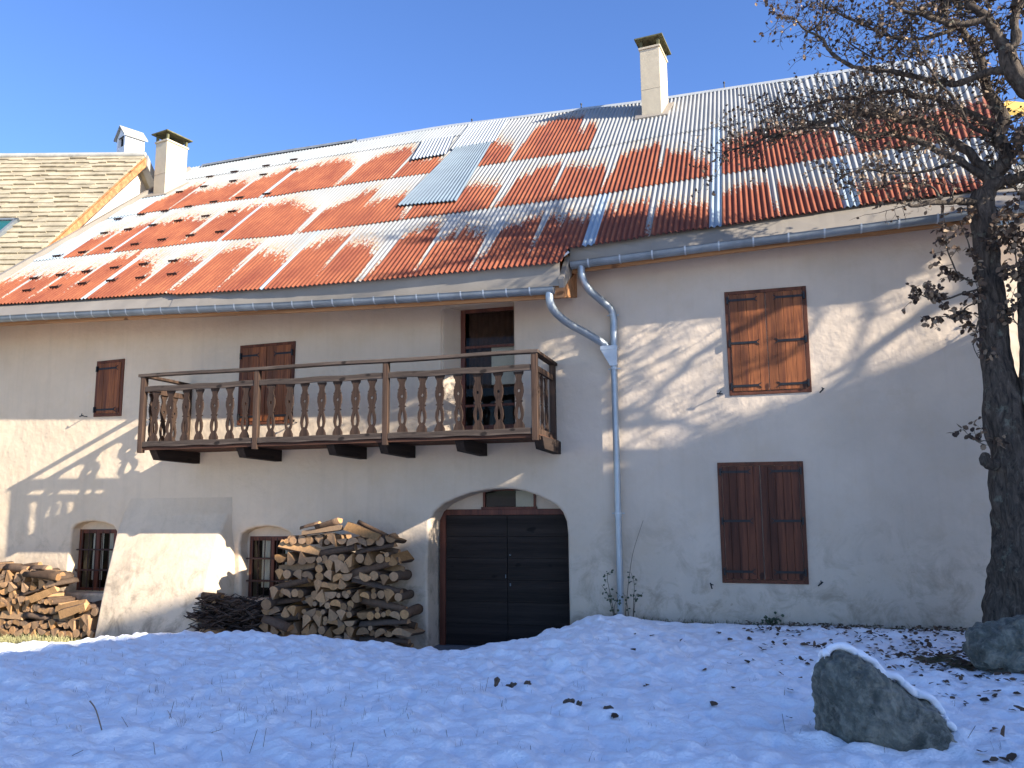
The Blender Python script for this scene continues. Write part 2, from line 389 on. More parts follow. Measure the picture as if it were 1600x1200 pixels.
# ================================================================== GROUND
def ground_z(x, y):
    """x,y numpy arrays"""
    def ss(a, b, v):
        t = np.clip((v-a)/(b-a), 0, 1); return t*t*(3-2*t)
    right = ss(-3.35, -2.25, x + (-y)*.10)
    W = .20 + .58*right + .03*ss(2, 5, x)
    Fz = .82 + .012*(-y-3) - .10*np.exp(-((x+3.45)/.75)**2)*ss(5.5, 2.5, -y) + .05*np.exp(-((x+5.6)/1.6)**2) + .10*right*ss(4.5, 2.0, -y)*np.exp(-((x+1.7)/.9)**2)
    Fz = Fz - .24*ss(-7.4, -9.6, x)
    a = .95 + .0*x; b = 3.0 - 1.0*right
    t = ss(a, b, -y)
    z = W + (Fz-W)*np.where(right > .98, ss(0.0, 3.5, -y), t)
    z = z + .14*np.exp(-((x+2.05)/.65)**2 - ((y+1.15)/.9)**2)
    z = z + .05*ss(-.5, 3, x)*ss(1, 6, -y)
    z = z - .10*np.exp(-((x-1.05)/.55)**2-((y+6.75)/.5)**2)
    far = np.clip(np.hypot(x+2, y+6)-30, 0, None); z = z + .0*far
    return z
def vnoise(X, Y, s, seed):
    r = np.random.RandomState(seed); g = r.rand(256, 256)
    x = X*s; y = Y*s; xi = np.floor(x).astype(int); yi = np.floor(y).astype(int); fx = x-xi; fy = y-yi
    fx = fx*fx*(3-2*fx); fy = fy*fy*(3-2*fy)
    def G(i, j): return g[i % 256, j % 256]
    return (G(xi, yi)*(1-fx)+G(xi+1, yi)*fx)*(1-fy) + (G(xi, yi+1)*(1-fx)+G(xi+1, yi+1)*fx)*fy - .5
def snow_detail(X, Y):
    c, s = math.cos(.6), math.sin(.6); U = X*c+Y*s; V = -X*s+Y*c
    d = .085*vnoise(U, V, .7, 1) + .070*vnoise(U+3, V, 1.9, 2) + .055*vnoise(U, V+9, 4.3, 3) + .060*vnoise(U*1.1, V, 9.1, 4) + .036*vnoise(U, V, 15, 5)
    # footprints and dimples
    r = np.random.RandomState(5)
    for i in range(90):
        x0, y0 = r.uniform(-9, 4), r.uniform(-8.5, -1.5); rr = r.uniform(.05, .13)
        d = d - r.uniform(.02, .05)*np.exp(-(((X-x0)**2+(Y-y0)**2)/rr**2))
    return d
def build_ground():
    def axis(lo, hi, st, far):
        a = list(np.arange(lo, hi+st/2, st)); k = st*2; v = a[-1]
        up = []
        while v < far: v += k; k *= 1.35; up.append(v)
        k = st*2; v = a[0]; dn = []
        while v > -far: v -= k; k *= 1.35; dn.append(v)
        return np.array(dn[::-1]+a+up)
    xs = axis(-13.5, 5.0, .026, 900); ys = axis(-8.6, .3, .026, 900)
    X, Y = np.meshgrid(xs, ys)
    Z = ground_z(X, Y); near = np.exp(-np.clip(np.hypot(X+4, Y+4)-12, 0, None)/6)
    fz = np.clip(-Y/.8, .15, 1)
    Z = Z + snow_detail(X, Y)*near*fz
    Z = np.where(Y > .3, np.minimum(Z, .1), Z)
    bare = np.zeros_like(X)
    edge = .95 + .35*vnoise(X, Y, 1.3, 9) + .2*vnoise(X, Y, 4, 10)
    edge = edge + 1.15*np.clip((-9.4-X)/1.3, 0, 1)
    bl = 1/(1+np.exp(((-Y)-(edge+.25))/.12)) * 1/(1+np.exp((X+2.9)/.12))
    edge2 = .12 + .25*np.clip(vnoise(X, Y, 1.1, 11), 0, 1) + .10*vnoise(X, Y, 5, 12)
    br = 1/(1+np.exp(((-Y)-edge2)/.05)) * (X > -2.9)
    # thin snow with leaf mould showing near the tree
    lt = np.exp(-((X-1.9)/1.0)**2-((Y+2.6)/1.1)**2)*(.55+1.1*vnoise(X, Y, 5, 13)) + .5*np.exp(-((X-2.2)/1.6)**2-((Y+.7)/.4)**2)*(.6+vnoise(X, Y, 6, 14))
    mead = 1/(1+np.exp((X+13.6+.8*vnoise(X, Y, .7, 21))/.25)) * (np.hypot(X, Y) < 120)
    bare = np.clip(np.maximum(np.maximum(np.maximum(bl, br), lt*.75), mead), 0, 1)
    Z = Z - .03*bare
    nx, ny = len(xs), len(ys)
    V = np.stack([X.ravel(), Y.ravel(), Z.ravel()], 1)
    idx = np.arange(nx*ny).reshape(ny, nx)
    Fq = np.stack([idx[:-1, :-1], idx[:-1, 1:], idx[1:, 1:], idx[1:, :-1]], -1).reshape(-1, 4)
    me = bpy.data.meshes.new('snow_ground'); me.vertices.add(len(V)); me.vertices.foreach_set('co', V.ravel())
    me.loops.add(Fq.size); me.loops.foreach_set('vertex_index', Fq.ravel().astype(np.int32))
    me.polygons.add(len(Fq)); me.polygons.foreach_set('loop_start', np.arange(0, Fq.size, 4, dtype=np.int32)); me.polygons.foreach_set('loop_total', np.full(len(Fq), 4, dtype=np.int32))
    me.polygons.foreach_set('use_smooth', np.ones(len(Fq), bool)); me.update(calc_edges=True)
    at = me.attributes.new('bare', 'FLOAT', 'POINT'); at.data.foreach_set('value', bare.ravel().astype(np.float32))
    me.materials.append(MAT['snow']); o = bpy.data.objects.new('snow_ground', me); COL.objects.link(o)
    o['kind'] = 'structure'
build_ground()
def gz(x, y):
    a = np.array([[x]]); b = np.array([[y]])
    return float((ground_z(a, b) + snow_detail(a, b)*min(1, max(.15, -y/.8)))[0, 0])

# ================================================================== THE HOUSE
house = empty('alpine_house', (-5, 0, .2))
tag(house, 'long old plastered mountain house with rusty corrugated roof and carved wooden balcony', 'house')

# ---- wall with its openings
def P2(px, py, y=0.0):
    p = on_y(px, py, y); return (p.x, p.z)
def arch_open(pxs): return [P2(*q) for q in pxs]
garage_o = [P2(x, y) for x, y in [(668, 985), (667, 900), (668, 850), (671, 815), (678, 800), (692, 787), (712, 778), (735, 770), (757, 765.5), (780, 763.5), (800, 764), (820, 767), (840, 774), (858, 783), (870, 790), (879, 800), (885, 815), (887, 835)]]
garage_o = [(garage_o[0][0], .05)] + garage_o + [(garage_o[-1][0], .05)]
win1_o = [P2(x, y) for x, y in [(104, 926), (107, 880), (112, 826), (118, 820), (128, 816), (145, 814.5), (163, 817), (176, 822), (181, 830)]] + [(on_y(182, 830).x+.06, on_y(104, 926).z)]
win2_o = [P2(x, y) for x, y in [(376, 935), (376, 880), (374, 850), (377, 834), (386, 828), (400, 824), (418, 822), (436, 825), (450, 831), (458, 840), (462, 860)]] + [(on_y(462, 860).x, on_y(376, 935).z)]
bd_x0, bd_x1 = on_y(690, 600).x, on_y(803, 600).x
bd_z0, bd_z1 = 3.36, on_y(803, 471).z
bdoor_o = [(bd_x0, bd_z0), (bd_x0, bd_z1-.06), (bd_x0+.06, bd_z1), (bd_x1-.02, bd_z1), (bd_x1, bd_z1-.02), (bd_x1, bd_z0)]
WXR = on_y(1563, 500).x
top = [(-20.5, 6.30), (-12, 6.30), (WXR, 6.30)]
outline = [(-20.5, -.6), (WXR, -.6), (WXR, 6.40), (-20.5, 6.40)]
vs, fs = plate([outline, garage_o, win1_o, win2_o, bdoor_o], .6, .045, 4)
mb = MB(); mb.add(vs, fs, 0, False)
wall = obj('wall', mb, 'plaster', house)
# rest of the building volume behind the facade (gable walls and back)
RS = 8.8
def prism_x(mb, x0, x1, prof, mi=0):
    n = len(prof); vs = [(x0, y, z) for y, z in prof] + [(x1, y, z) for y, z in prof]
    fs = [tuple(range(n)), tuple(reversed(range(n, 2*n)))] + [(i, i+n, (i+1) % n + n, (i+1) % n) for i in range(n)]
    mb.add(vs, [tuple(reversed(f)) for f in fs], mi)
rp = roofpt(0, RS, -.08)
prof = [(.62, -.5), (.62, roofpt(0, 1.25, -.12).z), (rp.y, rp.z-.05), (rp.y*2, 6.5), (rp.y*2, -.5)]
mb = MB(); prism_x(mb, WXR-.35, WXR-.02, prof); obj('gable_wall', mb, 'plaster', house)
mb = MB(); prism_x(mb, -14.2, -13.9, prof); obj('gable_wall', mb, 'plaster', house)

# ---- buttress
mb = MB()
lev = [(752, -.05, 209, 368), (766, -.022, 206, 365.5), (780, .004, 201, 362.5), (793, .036, 196, 359), (806, .085, 190, 354), (818, .145, 186, 349), (832, .23, 181, 343.5), (862, .40, 174, 335), (900, .54, 165, 326), (940, .66, 156.5, 316), (975, .76, 150, 307), (1012, .86, 143, 299)]
rings = []
for py, b, xl, xr in lev:
    L = on_y(xl, py, -b); Rr = on_y(xr, py, -b); z = (L.z+Rr.z)/2
    rings.append([(L.x, .1, z), (L.x, -b, z), (Rr.x, -b, z), (Rr.x+.10+b*.05, .1, z)])
V = [p for r in rings for p in r]; Fc = []
for i in range(len(rings)-1):
    for k in range(3): Fc.append((i*4+k, (i+1)*4+k, (i+1)*4+k+1, i*4+k+1))
Fc.append((3, 2, 1, 0))
mb.add(V, Fc, 0, True); bo = obj('buttress', mb, 'plaster', house, bevel=.075); bo.modifiers['bevel'].segments = 5; bo.modifiers['bevel'].angle_limit = R(60)

# ---- roof sheeting
PER = .083
def eaveS(x):
    if x < -2.46: return interp([(-20, -.30), (-12.93, -.40), (-9.26, -.62), (-9.03, -.70), (-7.06, -.84), (-5.18, -.89), (-3.73, -.88), (-2.47, -.85)], x)
    return interp([(-2.45, -.34), (-1.27, -.18), (-.27, -.04), (.37, .05), (1.13, .14), (2.05, .25), (2.62, .30), (3.6, .36)], x)
def row1S(x): return interp([(-14, 1.86), (-9.88, 1.88), (-8.2, 1.72), (-6.4, 1.82), (-3.96, 1.96), (-2.07, 2.03), (-1.35, 2.18), (-.28, 2.34), (.51, 2.42), (1.5, 2.58), (5, 2.9)], x)
def row2S(x): return interp([(-14.2, 4.4), (-11.1, 4.6), (-9.45, 4.55), (-7.87, 4.70), (-5.16, 4.80), (-3.12, 4.93), (-2.19, 5.12), (-1.22, 5.3), (1.67, 5.6), (5, 5.9)], x)
def row3S(x): return interp([(-14, 7.1), (-11.25, 7.3), (-10, 7.5), (-7.24, 7.75), (-5, 7.85)], x)
def ridgeS(x): return interp([(-14.4, 8.45), (-12.6, 8.72), (-9.9, 8.85), (-7.2, 9.12), (-5.36, 8.95), (-3.7, 8.83), (-2.15, 8.68), (0, 8.76), (2.1, 8.80), (5.2, 9.0)], x)
RUST = {
 0: [[(-13.9, .9), (-13.0, 1.02)], [(-12.9, .85), (-12.42, 1.13)], [(-12.38, .75), (-11.82, 1.05)], [(-11.75, 1.36), (-11.21, 1.75)], [(-10.95, 1.35), (-10.6, 1.1), (-10.12, .45)], [(-10.1, .87), (-9.83, 1.22), (-9.35, .75)], [(-9.15, 1.09), (-8.56, 1.45)], [(-8.2, .89), (-7.73, .78), (-7.5, .5)], [(-7.35, .9), (-6.79, 1.42), (-6.55, 1.2)], [(-6.5, .95), (-6.0, .75), (-5.75, .3)], [(-5.45, .92), (-5.18, 1.34), (-4.85, 1.36)], [(-4.75, .5), (-4.5, .95), (-4.0, .75)], [(-3.75, .85), (-3.5, .95), (-3.1, 1.35)], [(-3.05, 1.2), (-2.7, 1.0), (-2.3, .9)], [(-2.1, 1.17), (-1.8, 1.41), (-1.4, 1.45)], [(-1.25, 1.2), (-.5, 1.0)], [(-.25, 1.44), (.02, 1.57), (.45, 1.7)], [(.6, 1.55), (1.27, 1.0)], [(1.6, 1.0), (2.3, 1.1), (3.2, .75)]],
 1: [[(-13.3, 3.05), (-12.75, 3.2)], [(-12.6, 3.21), (-12.02, 3.7)], [(-11.95, 3.4), (-11.3, 3.8), (-10.5, 3.25)], [(-10.44, 3.5), (-9.6, 3.99)], [(-9.5, 3.75), (-9.2, 4.0), (-8.74, 3.96), (-8.4, 3.5), (-7.9, 2.9)], [(-7.75, 2.9), (-7.45, 3.3), (-7.2, 3.9), (-6.9, 4.2)], [(-6.85, 3.1), (-6.33, 3.5), (-5.9, 3.4)], [(-5.75, 3.2), (-5.3, 3.2)], [(-5.25, 2.9), (-4.95, 3.5), (-4.35, 3.4), (-4.15, 3.0)], [(-3.95, 3.6), (-3.6, 4.0), (-3.2, 4.2)], [(-3.1, 3.9), (-2.85, 3.9), (-2.3, 3.7)], [(-2.12, 4.3), (-1.63, 4.68), (-1.39, 4.85)], [(-1.3, 4.4), (-1.1, 4.1), (-.79, 3.95), (-.7, 3.3), (-.42, 3.2)], [(-.25, 4.15), (.2, 4.7), (.5, 5.0), (1.11, 4.4), (1.5, 4.2)], [(1.8, 4.3), (2.19, 4.8), (2.8, 4.5), (4.0, 5.3)]],
 2: [[(-12.9, 5.5), (-12.6, 6.2), (-12.2, 6.6)], [(-12.15, 5.7), (-11.57, 5.9), (-10.85, 6.27)], [(-10.56, 6.28), (-9.9, 7.05)], [(-9.79, 6.4), (-9.3, 6.9), (-8.83, 7.1), (-8.3, 6.6)], [(-8.0, 6.34), (-7.76, 7.0), (-7.2, 7.35), (-6.9, 7.0)], [(-6.85, 6.0), (-6.1, 6.0)], [(-5.35, 6.5), (-4.95, 6.9), (-4.7, 6.3), (-4.4, 5.9)], [(-4.2, 7.6), (-3.9, 8.1), (-3.2, 8.1)]],
 3: []}
STRIP = {0: [(-13.15, .05, 0), (-12.42, .05, 0), (-11.78, .04, 0), (-11.05, .045, 1), (-10.10, .05, 0), (-9.22, .07, 0), (-8.25, .035, 0), (-7.36, .045, 1), (-6.53, .03, 0), (-5.60, .11, 0), (-4.78, .03, 0), (-3.80, .09, 0), (-3.02, .05, 0), (-2.15, .09, 1), (-1.31, .05, 0), (-.35, .09, 1), (.50, .06, 0), (1.48, .10, 1)],
         1: [(-12.7, .05, 0), (-12.0, .05, 1), (-10.45, .07, 0), (-9.5, .045, 1), (-7.85, .08, 0), (-5.82, .07, 0), (-4.05, .09, 0), (-3.12, .035, 0), (-2.18, .07, 0), (-1.3, .04, 0), (-.35, .09, 1), (.52, .04, 0), (1.63, .12, 0)],
         2: [(-12.2, .05, 0), (-10.7, .06, 0), (-9.82, .045, 1), (-8.1, .09, 0), (-6.87, .03, 0), (-4.32, .10, 0), (-3.1, .09, 0)], 3: []}
def rustD(row, x0, s):
    segs = RUST[row]; best = None
    for sg in segs:
        if sg[0][0] <= x0 <= sg[-1][0]: return s - interp(sg, x0)
    # between pieces: fall away from the nearest piece
    dmin = 9
    for sg in segs:
        for xe, se in (sg[0], sg[-1]):
            if abs(xe-x0) < dmin: dmin = abs(xe-x0); best = s - se + min(dmin*3.0, 2.5)
    return 3.0 if best is None or dmin > .45 else best
XL0, XR0 = -14.02, WXR + .32
def roof_rows():
    mb = MB(); UV = []; RC = []
    def rows_at(row):
        if row == 0: return eaveS, lambda x: row1S(x)+.12
        if row == 1: return row1S, lambda x: row2S(x)+.12
        if row == 2: return row2S, lambda x: (row3S(x)+.12 if x < -5.0 else ridgeS(x))
        return row3S, ridgeS
    for row in range(4):
        f0, f1 = rows_at(row)
        xa, xb = XL0, (XR0 if row < 3 else -5.0)
        sub = 8; n = int((xb-xa)/(PER/sub)); ns = 12
        J = [rng.uniform(-.012, .012) for _ in range(60)]
        cols = []
        for i in range(n+1):
            x0 = xa + (xb-xa)*i/n
            sheet = int((x0-xa)/.84)
            a = f0(x0) + J[sheet]; b = f1(x0)
            ph = 2*math.pi*(x0-xa)/PER
            # the right verge leans outwards up the slope
            for j in range(ns+1):
                s = a + (b-a)*j/ns; t = j/ns
                h = .0165*math.cos(ph) + .013*(1-t) + .0025*mnoise.noise(Vector((x0*1.2, s*.8, row*5)))*3
                x = x0*(1+.008*s) if x0 < 0 else x0
                if x0 > 1.0: x = x0 + (x0-1.0)/(XR0-1.0)*.19*max(s, 0)*.9
                cols.append(roofpt(x, s, h + .03)); UV.append((x0, s))
                st = 0; ga = 0
                for (xs_, hw, k) in STRIP[row]:
                    dd = abs(x0-xs_)
                    if dd < hw: st = 1; ga = max(ga, k)
                if row >= 1 and x0 < -12.95 + (.0 if row > 1 else -.25): ga = 1
                if row == 3: ga = .25
                jit = .16*mnoise.noise(Vector((math.floor((x0-xa)/PER+.5)*.77, row*3.1, 0)))*2
                RC.append((min(max((rustD(row, x0, s)+jit)/8+.5, 0), 1), st, ga))
        b0 = len(mb.v); mb.v += [tuple(v) for v in cols]
        for i in range(n):
            for j in range(ns):
                q = b0 + i*(ns+1) + j
                mb.f.append((q, q+ns+1, q+ns+2, q+1)); mb.m.append(0); mb.smooth.append(True)
    me_o = obj('roof', mb, 'corr', house, origin=(-5, 0, 6))
    me = me_o.data
    uvl = me.uv_layers.new(name='UVMap'); li = np.empty(len(me.loops), dtype=np.int32); me.loops.foreach_get('vertex_index', li)
    UVa = np.array(UV, dtype=np.float32)[li]; uvl.data.foreach_set('uv', UVa.ravel())
    ca = me.color_attributes.new(name='rust', type='FLOAT_COLOR', domain='POINT')
    RCa = np.ones((len(RC), 4), dtype=np.float32); RCa[:, :3] = RC; ca.data.foreach_set('color', RCa.ravel())
    return me_o
roof = roof_rows()
def corr_patch(c00, c10, c11, c01, matn, lab, off=.035):
    """sheet given by 4 (x,s) corners: lower left, lower right, upper right, upper left"""
    mb = MB(); w = math.hypot(c10[0]-c00[0], c10[1]-c00[1]); n = int(w/PER*8); ns = 6; pts = []
    for i in range(n+1):
        u = i/n
        for j in range(ns+1):
            v = j/ns
            x = lerp(lerp(c00[0], c10[0], u), lerp(c01[0], c11[0], u), v); s = lerp(lerp(c00[1], c10[1], u), lerp(c01[1], c11[1], u), v)
            pts.append(roofpt(x, s, off + .03 + .0165*math.cos(2*math.pi*w*u/PER)))
    mb.add(pts, [(i*(ns+1)+j, (i+1)*(ns+1)+j, (i+1)*(ns+1)+j+1, i*(ns+1)+j+1) for i in range(n) for j in range(ns)], 0, True)
    return obj('patch_sheet', mb, matn, roof, label=lab)
corr_patch((-6.18, 2.63), (-4.97, 2.50), (-5.30, 6.61), (-6.12, 6.57), 'corrgrey', 'blue grey corrugated repair sheet', .048)
corr_patch((-7.02, 5.95), (-6.2, 6.05), (-6.5, 7.75), (-7.3, 7.7), 'corrwhite', 'bright pale corrugated repair sheet', .055)
corr_patch((-6.22, 6.42), (-5.22, 6.62), (-5.42, 8.80), (-6.4, 8.8), 'corrwhite', 'bright pale corrugated repair sheet', .045)
# back slope, boarding under the sheets, ridge caps
mb = MB(); RX0, RX1 = -14.1, WXR+.55
a = roofpt(0, RS, 0)
mb.hexa([(RX0, a.y, a.z-.02), (RX1+.9, a.y, a.z-.02), (RX1+.9, 2*a.y+.5, 5.9), (RX0, 2*a.y+.5, 5.9), (RX0, a.y, a.z-.08), (RX1+.9, a.y, a.z-.08), (RX1+.9, 2*a.y+.5, 5.8), (RX0, 2*a.y+.5, 5.8)])
obj('back_roof', mb, 'corrgrey', house)
mb = MB()
for xa, xb, sa in ((-14.1, -2.47, -.32), (-2.43, WXR+.25, .30)):
    mb.hexa([roofpt(xa, sa, -.10), roofpt(xb, sa, -.10), roofpt(xb, 8.6, -.10), roofpt(xa, 8.6, -.10), roofpt(xa, sa, -.005), roofpt(xb, sa, -.005), roofpt(xb, 8.6, -.005), roofpt(xa, 8.6, -.005)])
obj('roof_boarding', mb, 'fascia', house)
def ridge_cap(x0, x1, lift, matn, lab):
    mb = MB(); n = max(2, int((x1-x0)/.5)); pr = []
    for i in range(n+1):
        x = lerp(x0, x1, i/n); S = ridgeS(x)
        pr += [roofpt(x, S-.10, .05+lift), roofpt(x, S+.02, .08+lift), roofpt(x, S+.03, .03)+Vector((0, .12, -.07))]
    mb.add(pr, [(i*3+k, (i+1)*3+k, (i+1)*3+k+1, i*3+k+1) for i in range(n) for k in range(2)])
    obj('ridge_cap', mb, matn, roof, label=lab)
ridge_cap(-14.1, -9.6, .02, 'zinc', 'grey metal ridge capping')
ridge_cap(-9.55, XR0+.2, -.015, 'corrwhite', None)
for px, py, hh in ((733, 197, .10), (908, 174, .14), (1132, 141, .17)):
    p = on_y(px, py, 6.45); d = roofpt(p.x, ridgeS(p.x), .03)
    mb = MB(); mb.tube([d, d+Vector((0, 0, hh))], .014, 8); mb.tube([d+Vector((0, 0, hh-.02)), d+Vector((0, 0, hh+.01))], .024, 8)
    obj('ridge_rod', mb, 'iron', roof)
# snow guards
G = [(-11.52, 7.37), (-12.36, 7.2), (-12.99, 7.04), (-11.12, 6.47), (-11.85, 6.25), (-12.59, 6.1), (-13.15, 5.88), (-10.08, 4.66), (-10.76, 4.64), (-11.39, 4.57), (-11.98, 4.44), (-12.54, 4.32), (-13.15, 4.28), (-13.71, 4.16), (-10.36, 3.61), (-10.96, 3.51), (-11.59, 3.42), (-12.18, 3.32), (-12.75, 3.23), (-13.33, 3.17), (-9.89, 2.29), (-10.57, 2.28), (-11.2, 2.22), (-11.78, 2.12), (-12.38, 2.06), (-12.99, 2.0), (-13.59, 1.94), (-10.04, .86), (-10.69, .86), (-11.32, .83), (-11.94, .79), (-12.52, .76), (-13.12, .72), (-9.61, .17), (-10.26, .15), (-10.9, .16), (-11.53, .16), (-12.13, .12), (-12.73, .09), (-10.84, 7.61), (-10.31, 6.56)]
mb = MB()
prf = [(-.10, 0), (-.10, .045), (.10, .045), (.10, 0), (.07, 0), (.06, .02), (.04, 0), (.01, 0), (0, .02), (-.02, 0), (-.05, 0), (-.06, .02), (-.08, 0)]
n = len(prf)
vs = [(x, -.004, z) for x, z in prf] + [(x, .004, z) for x, z in prf]
mb.add(vs, [tuple(range(n)), tuple(reversed(range(n, 2*n)))] + [(i, i+n, (i+1) % n+n, (i+1) % n) for i in range(n)])
mb.box(.03, .05, 0, .16, -.002, .006); mb.box(-.05, -.03, 0, .16, -.002, .006)
g0 = obj('snow_guard', mb, 'rustiron', roof, origin=(0, 0, 0))
for i, (x, s) in enumerate(G):
    g = g0 if i == 0 else instance(g0, (0, 0, 0), roof)
    p = roofpt(x, s, .055); g.location = p - wl(roof); g.rotation_euler = (PT, 0, 0)

# ---- gutters, flashing, fascia
def gut_line(pts, y):
    return [on_y(px, py, y) for px, py in pts]
GL = [(-14.6, on_y(20, 501, -1.07).z+.06)] + [(on_y(px, py, -1.07).x, on_y(px, py, -1.07).z) for px, py in [(50, 499), (200, 492), (430, 482), (640, 471), (864, 457.5)]]
GR = [(on_y(px, py, -.63).x, on_y(px, py, -.63).z) for px, py in [(891, 419), (1100, 392), (1300, 367.5), (1500, 342)]]
GR.append((WXR+.35, GR[-1][1] + (WXR+.35-GR[-1][0])*.03))
def gutter(tab, yc, r, name):
    mb = MB(); n = 40; x0, x1 = tab[0][0], tab[-1][0]; prof = []
    for k in range(13):
        a = math.pi*(1 + k/12); prof.append((-math.cos(a)*r*-1, math.sin(a)*r))
    prof = [(math.cos(math.pi*(1+k/12))*r, math.sin(math.pi*(1+k/12))*r) for k in range(13)]
    prof = [(-r-.012, .012), (-r, .018)] + [(p[0], p[1]) for p in prof] + [(r, .05)]
    m = len(prof); vs = []
    for i in range(n+1):
        x = lerp(x0, x1, i/n); z = interp(tab, x) + r
        vs += [(x, yc+a, z+b) for a, b in prof]
    mb.add(vs, [(i*m+k, i*m+k+1, (i+1)*m+k+1, (i+1)*m+k) for i in range(n) for k in range(m-1)], 0, True)
    for i in (0, n):
        q = vs[i*m+1:(i+1)*m-1]; mb.add(q, [tuple(range(len(q)))] )
    g = obj(name, mb, 'zinc', house)
    return g
def clips(g, tab, yc, r, step, x0, x1):
    mb = MB(); rr = r+.006
    pts = [Vector((0, math.cos(math.pi*(1+k/10))*rr, math.sin(math.pi*(1+k/10))*rr)) for k in range(11)]
    pts = [Vector((0, -rr-.004, .022))] + pts
    m = len(pts); vs = [p+Vector((-.011, 0, 0)) for p in pts] + [p+Vector((.011, 0, 0)) for p in pts]
    mb.add(vs, [(k, k+1, k+1+m, k+m) for k in range(m-1)], 0, True)
    first = None; x = x0
    while x < x1:
        pos = Vector((x, yc, interp(tab, x)+r))
        if first is None: first = obj('gutter_bracket', mb, 'zincclip', g, origin=(0, 0, 0)); first.location = pos - wl(g)
        else: instance(first, pos, g)
        x += step
gl = gutter(GL, -1.0, .078, 'gutter'); gl['label'] = 'lower zinc gutter of the left wing'
gr = gutter(GR, -.57, .078, 'gutter'); gr['label'] = 'upper zinc gutter of the right wing'
clips(gl, GL, -1.0, .078, .345, -14.3, -2.75); clips(gr, GR, -.57, .078, .46, -2.15, WXR+.2)
def strip_mesh(name, xs, fa, fb, matn, th=.006, lab=None):
    mb = MB(); n = len(xs); vs = []
    for x in xs: vs += [fa(x), fb(x)]
    for x in xs: vs += [fa(x)+Vector((0, .0, -th)), fb(x)+Vector((0, .0, -th))]
    fs = []
    for i in range(n-1):
        fs.append((2*i, 2*i+2, 2*i+3, 2*i+1)); b = 2*n; fs.append((b+2*i+1, b+2*i+3, b+2*i+2, b+2*i))
        fs.append((2*i, b+2*i, b+2*i+2, 2*i+2)); fs.append((2*i+1, 2*i+3, b+2*i+3, b+2*i+1))
    mb.add(vs, fs); return obj(name, mb, matn, house, label=lab)
def lin(a, b, n): return [lerp(a, b, i/n) for i in range(n+1)]
strip_mesh('eave_flashing', lin(-14.4, -9.05, 10), lambda x: Vector((x, -.93, interp(GL, x)+.145)), lambda x: roofpt(x, max(eaveS(x), -.7)+.10, .004), 'flash')
strip_mesh('eave_flashing', lin(-9.06, -2.50, 12), lambda x: Vector((x, -.95, interp(GL, x)+.135)), lambda x: roofpt(x, eaveS(x)+.09, .012), 'flash')
strip_mesh('eave_flashing', lin(-2.44, WXR+.3, 10), lambda x: Vector((x, -.505, interp(GR, x)+.14)), lambda x: roofpt(x, eaveS(x)+.12, .008), 'flash')
def board_x(name, tab, y0, y1, dz0, dz1, matn, x0=None, x1=None):
    x0 = tab[0][0] if x0 is None else x0; x1 = tab[-1][0] if x1 is None else x1
    mb = MB(); n = 12; vs = []
    for i in range(n+1):
        x = lerp(x0, x1, i/n); z = interp(tab, x); vs += [(x, y0, z+dz0), (x, y1, z+dz0), (x, y1, z+dz1), (x, y0, z+dz1)]
    fs = [(3, 2, 1, 0), (4*n, 4*n+1, 4*n+2, 4*n+3)]
    for i in range(n):
        for k in range(4): fs.append((4*i+k, 4*i+(k+1) % 4, 4*i+4+(k+1) % 4, 4*i+4+k))
    mb.add(vs, fs); return obj(name, mb, matn, house)
board_x('fascia_board', GL, -.915, -.885, -.045, .15, 'fascia', None, -2.50)
board_x('fascia_board', GR, -.485, -.455, -.035, .15, 'fascia')
# soffit boards close the eaves between fascia and wall
mb = MB()
for xa, xb, yf, tab in ((-14.4, -2.5, -.885, GL), (-2.42, WXR+.3, -.455, GR)):
    za, zb = interp(tab, xa)+.05, interp(tab, xb)+.05
    mb.hexa([(xa, yf, za), (xb, yf, zb), (xb, .0, 6.30), (xa, .0, 6.30), (xa, yf, za+.02), (xb, yf, zb+.02), (xb, .0, 6.33), (xa, .0, 6.33)])
obj('soffit', mb, 'fascia', house)
# end of the lower eave: boxed in metal with a raw wood block
e = roofpt(-2.46, -.85, 0)
mb = MB()
gz1 = GL[-1][1]
mb.hexa([(-2.52, -.93, gz1+.10), (-2.44, -.93, gz1+.10), (-2.44, -.40, gz1+.42), (-2.52, -.40, gz1+.42), (-2.52, -1.0, gz1+.22), (-2.44, -1.0, gz1+.22), (-2.44, -.42, gz1+.76), (-2.52, -.42, gz1+.76)])
obj('verge_flashing', mb, 'flash', house, bevel=.006)
mb = MB(); mb.hexa([(-2.60, -.95, gz1-.05), (-2.45, -.95, gz1-.05), (-2.45, .0, gz1+.18), (-2.60, .0, gz1+.18), (-2.60, -.93, gz1+.11), (-2.45, -.93, gz1+.11), (-2.45, .0, gz1+.60), (-2.60, .0, gz1+.60)])
obj('rafter_end', mb, 'fascia', house, bevel=.006)
mb = MB(); 
p = on_y(884, 396, -.66); mb.obox(Matrix.Translation(p) @ Matrix.Rotation(R(-35), 4, 'Y') @ Matrix.Rotation(R(25), 4, 'X'), .10, .30, .025); obj('gutter_end_flap', mb, 'zincclip', house)

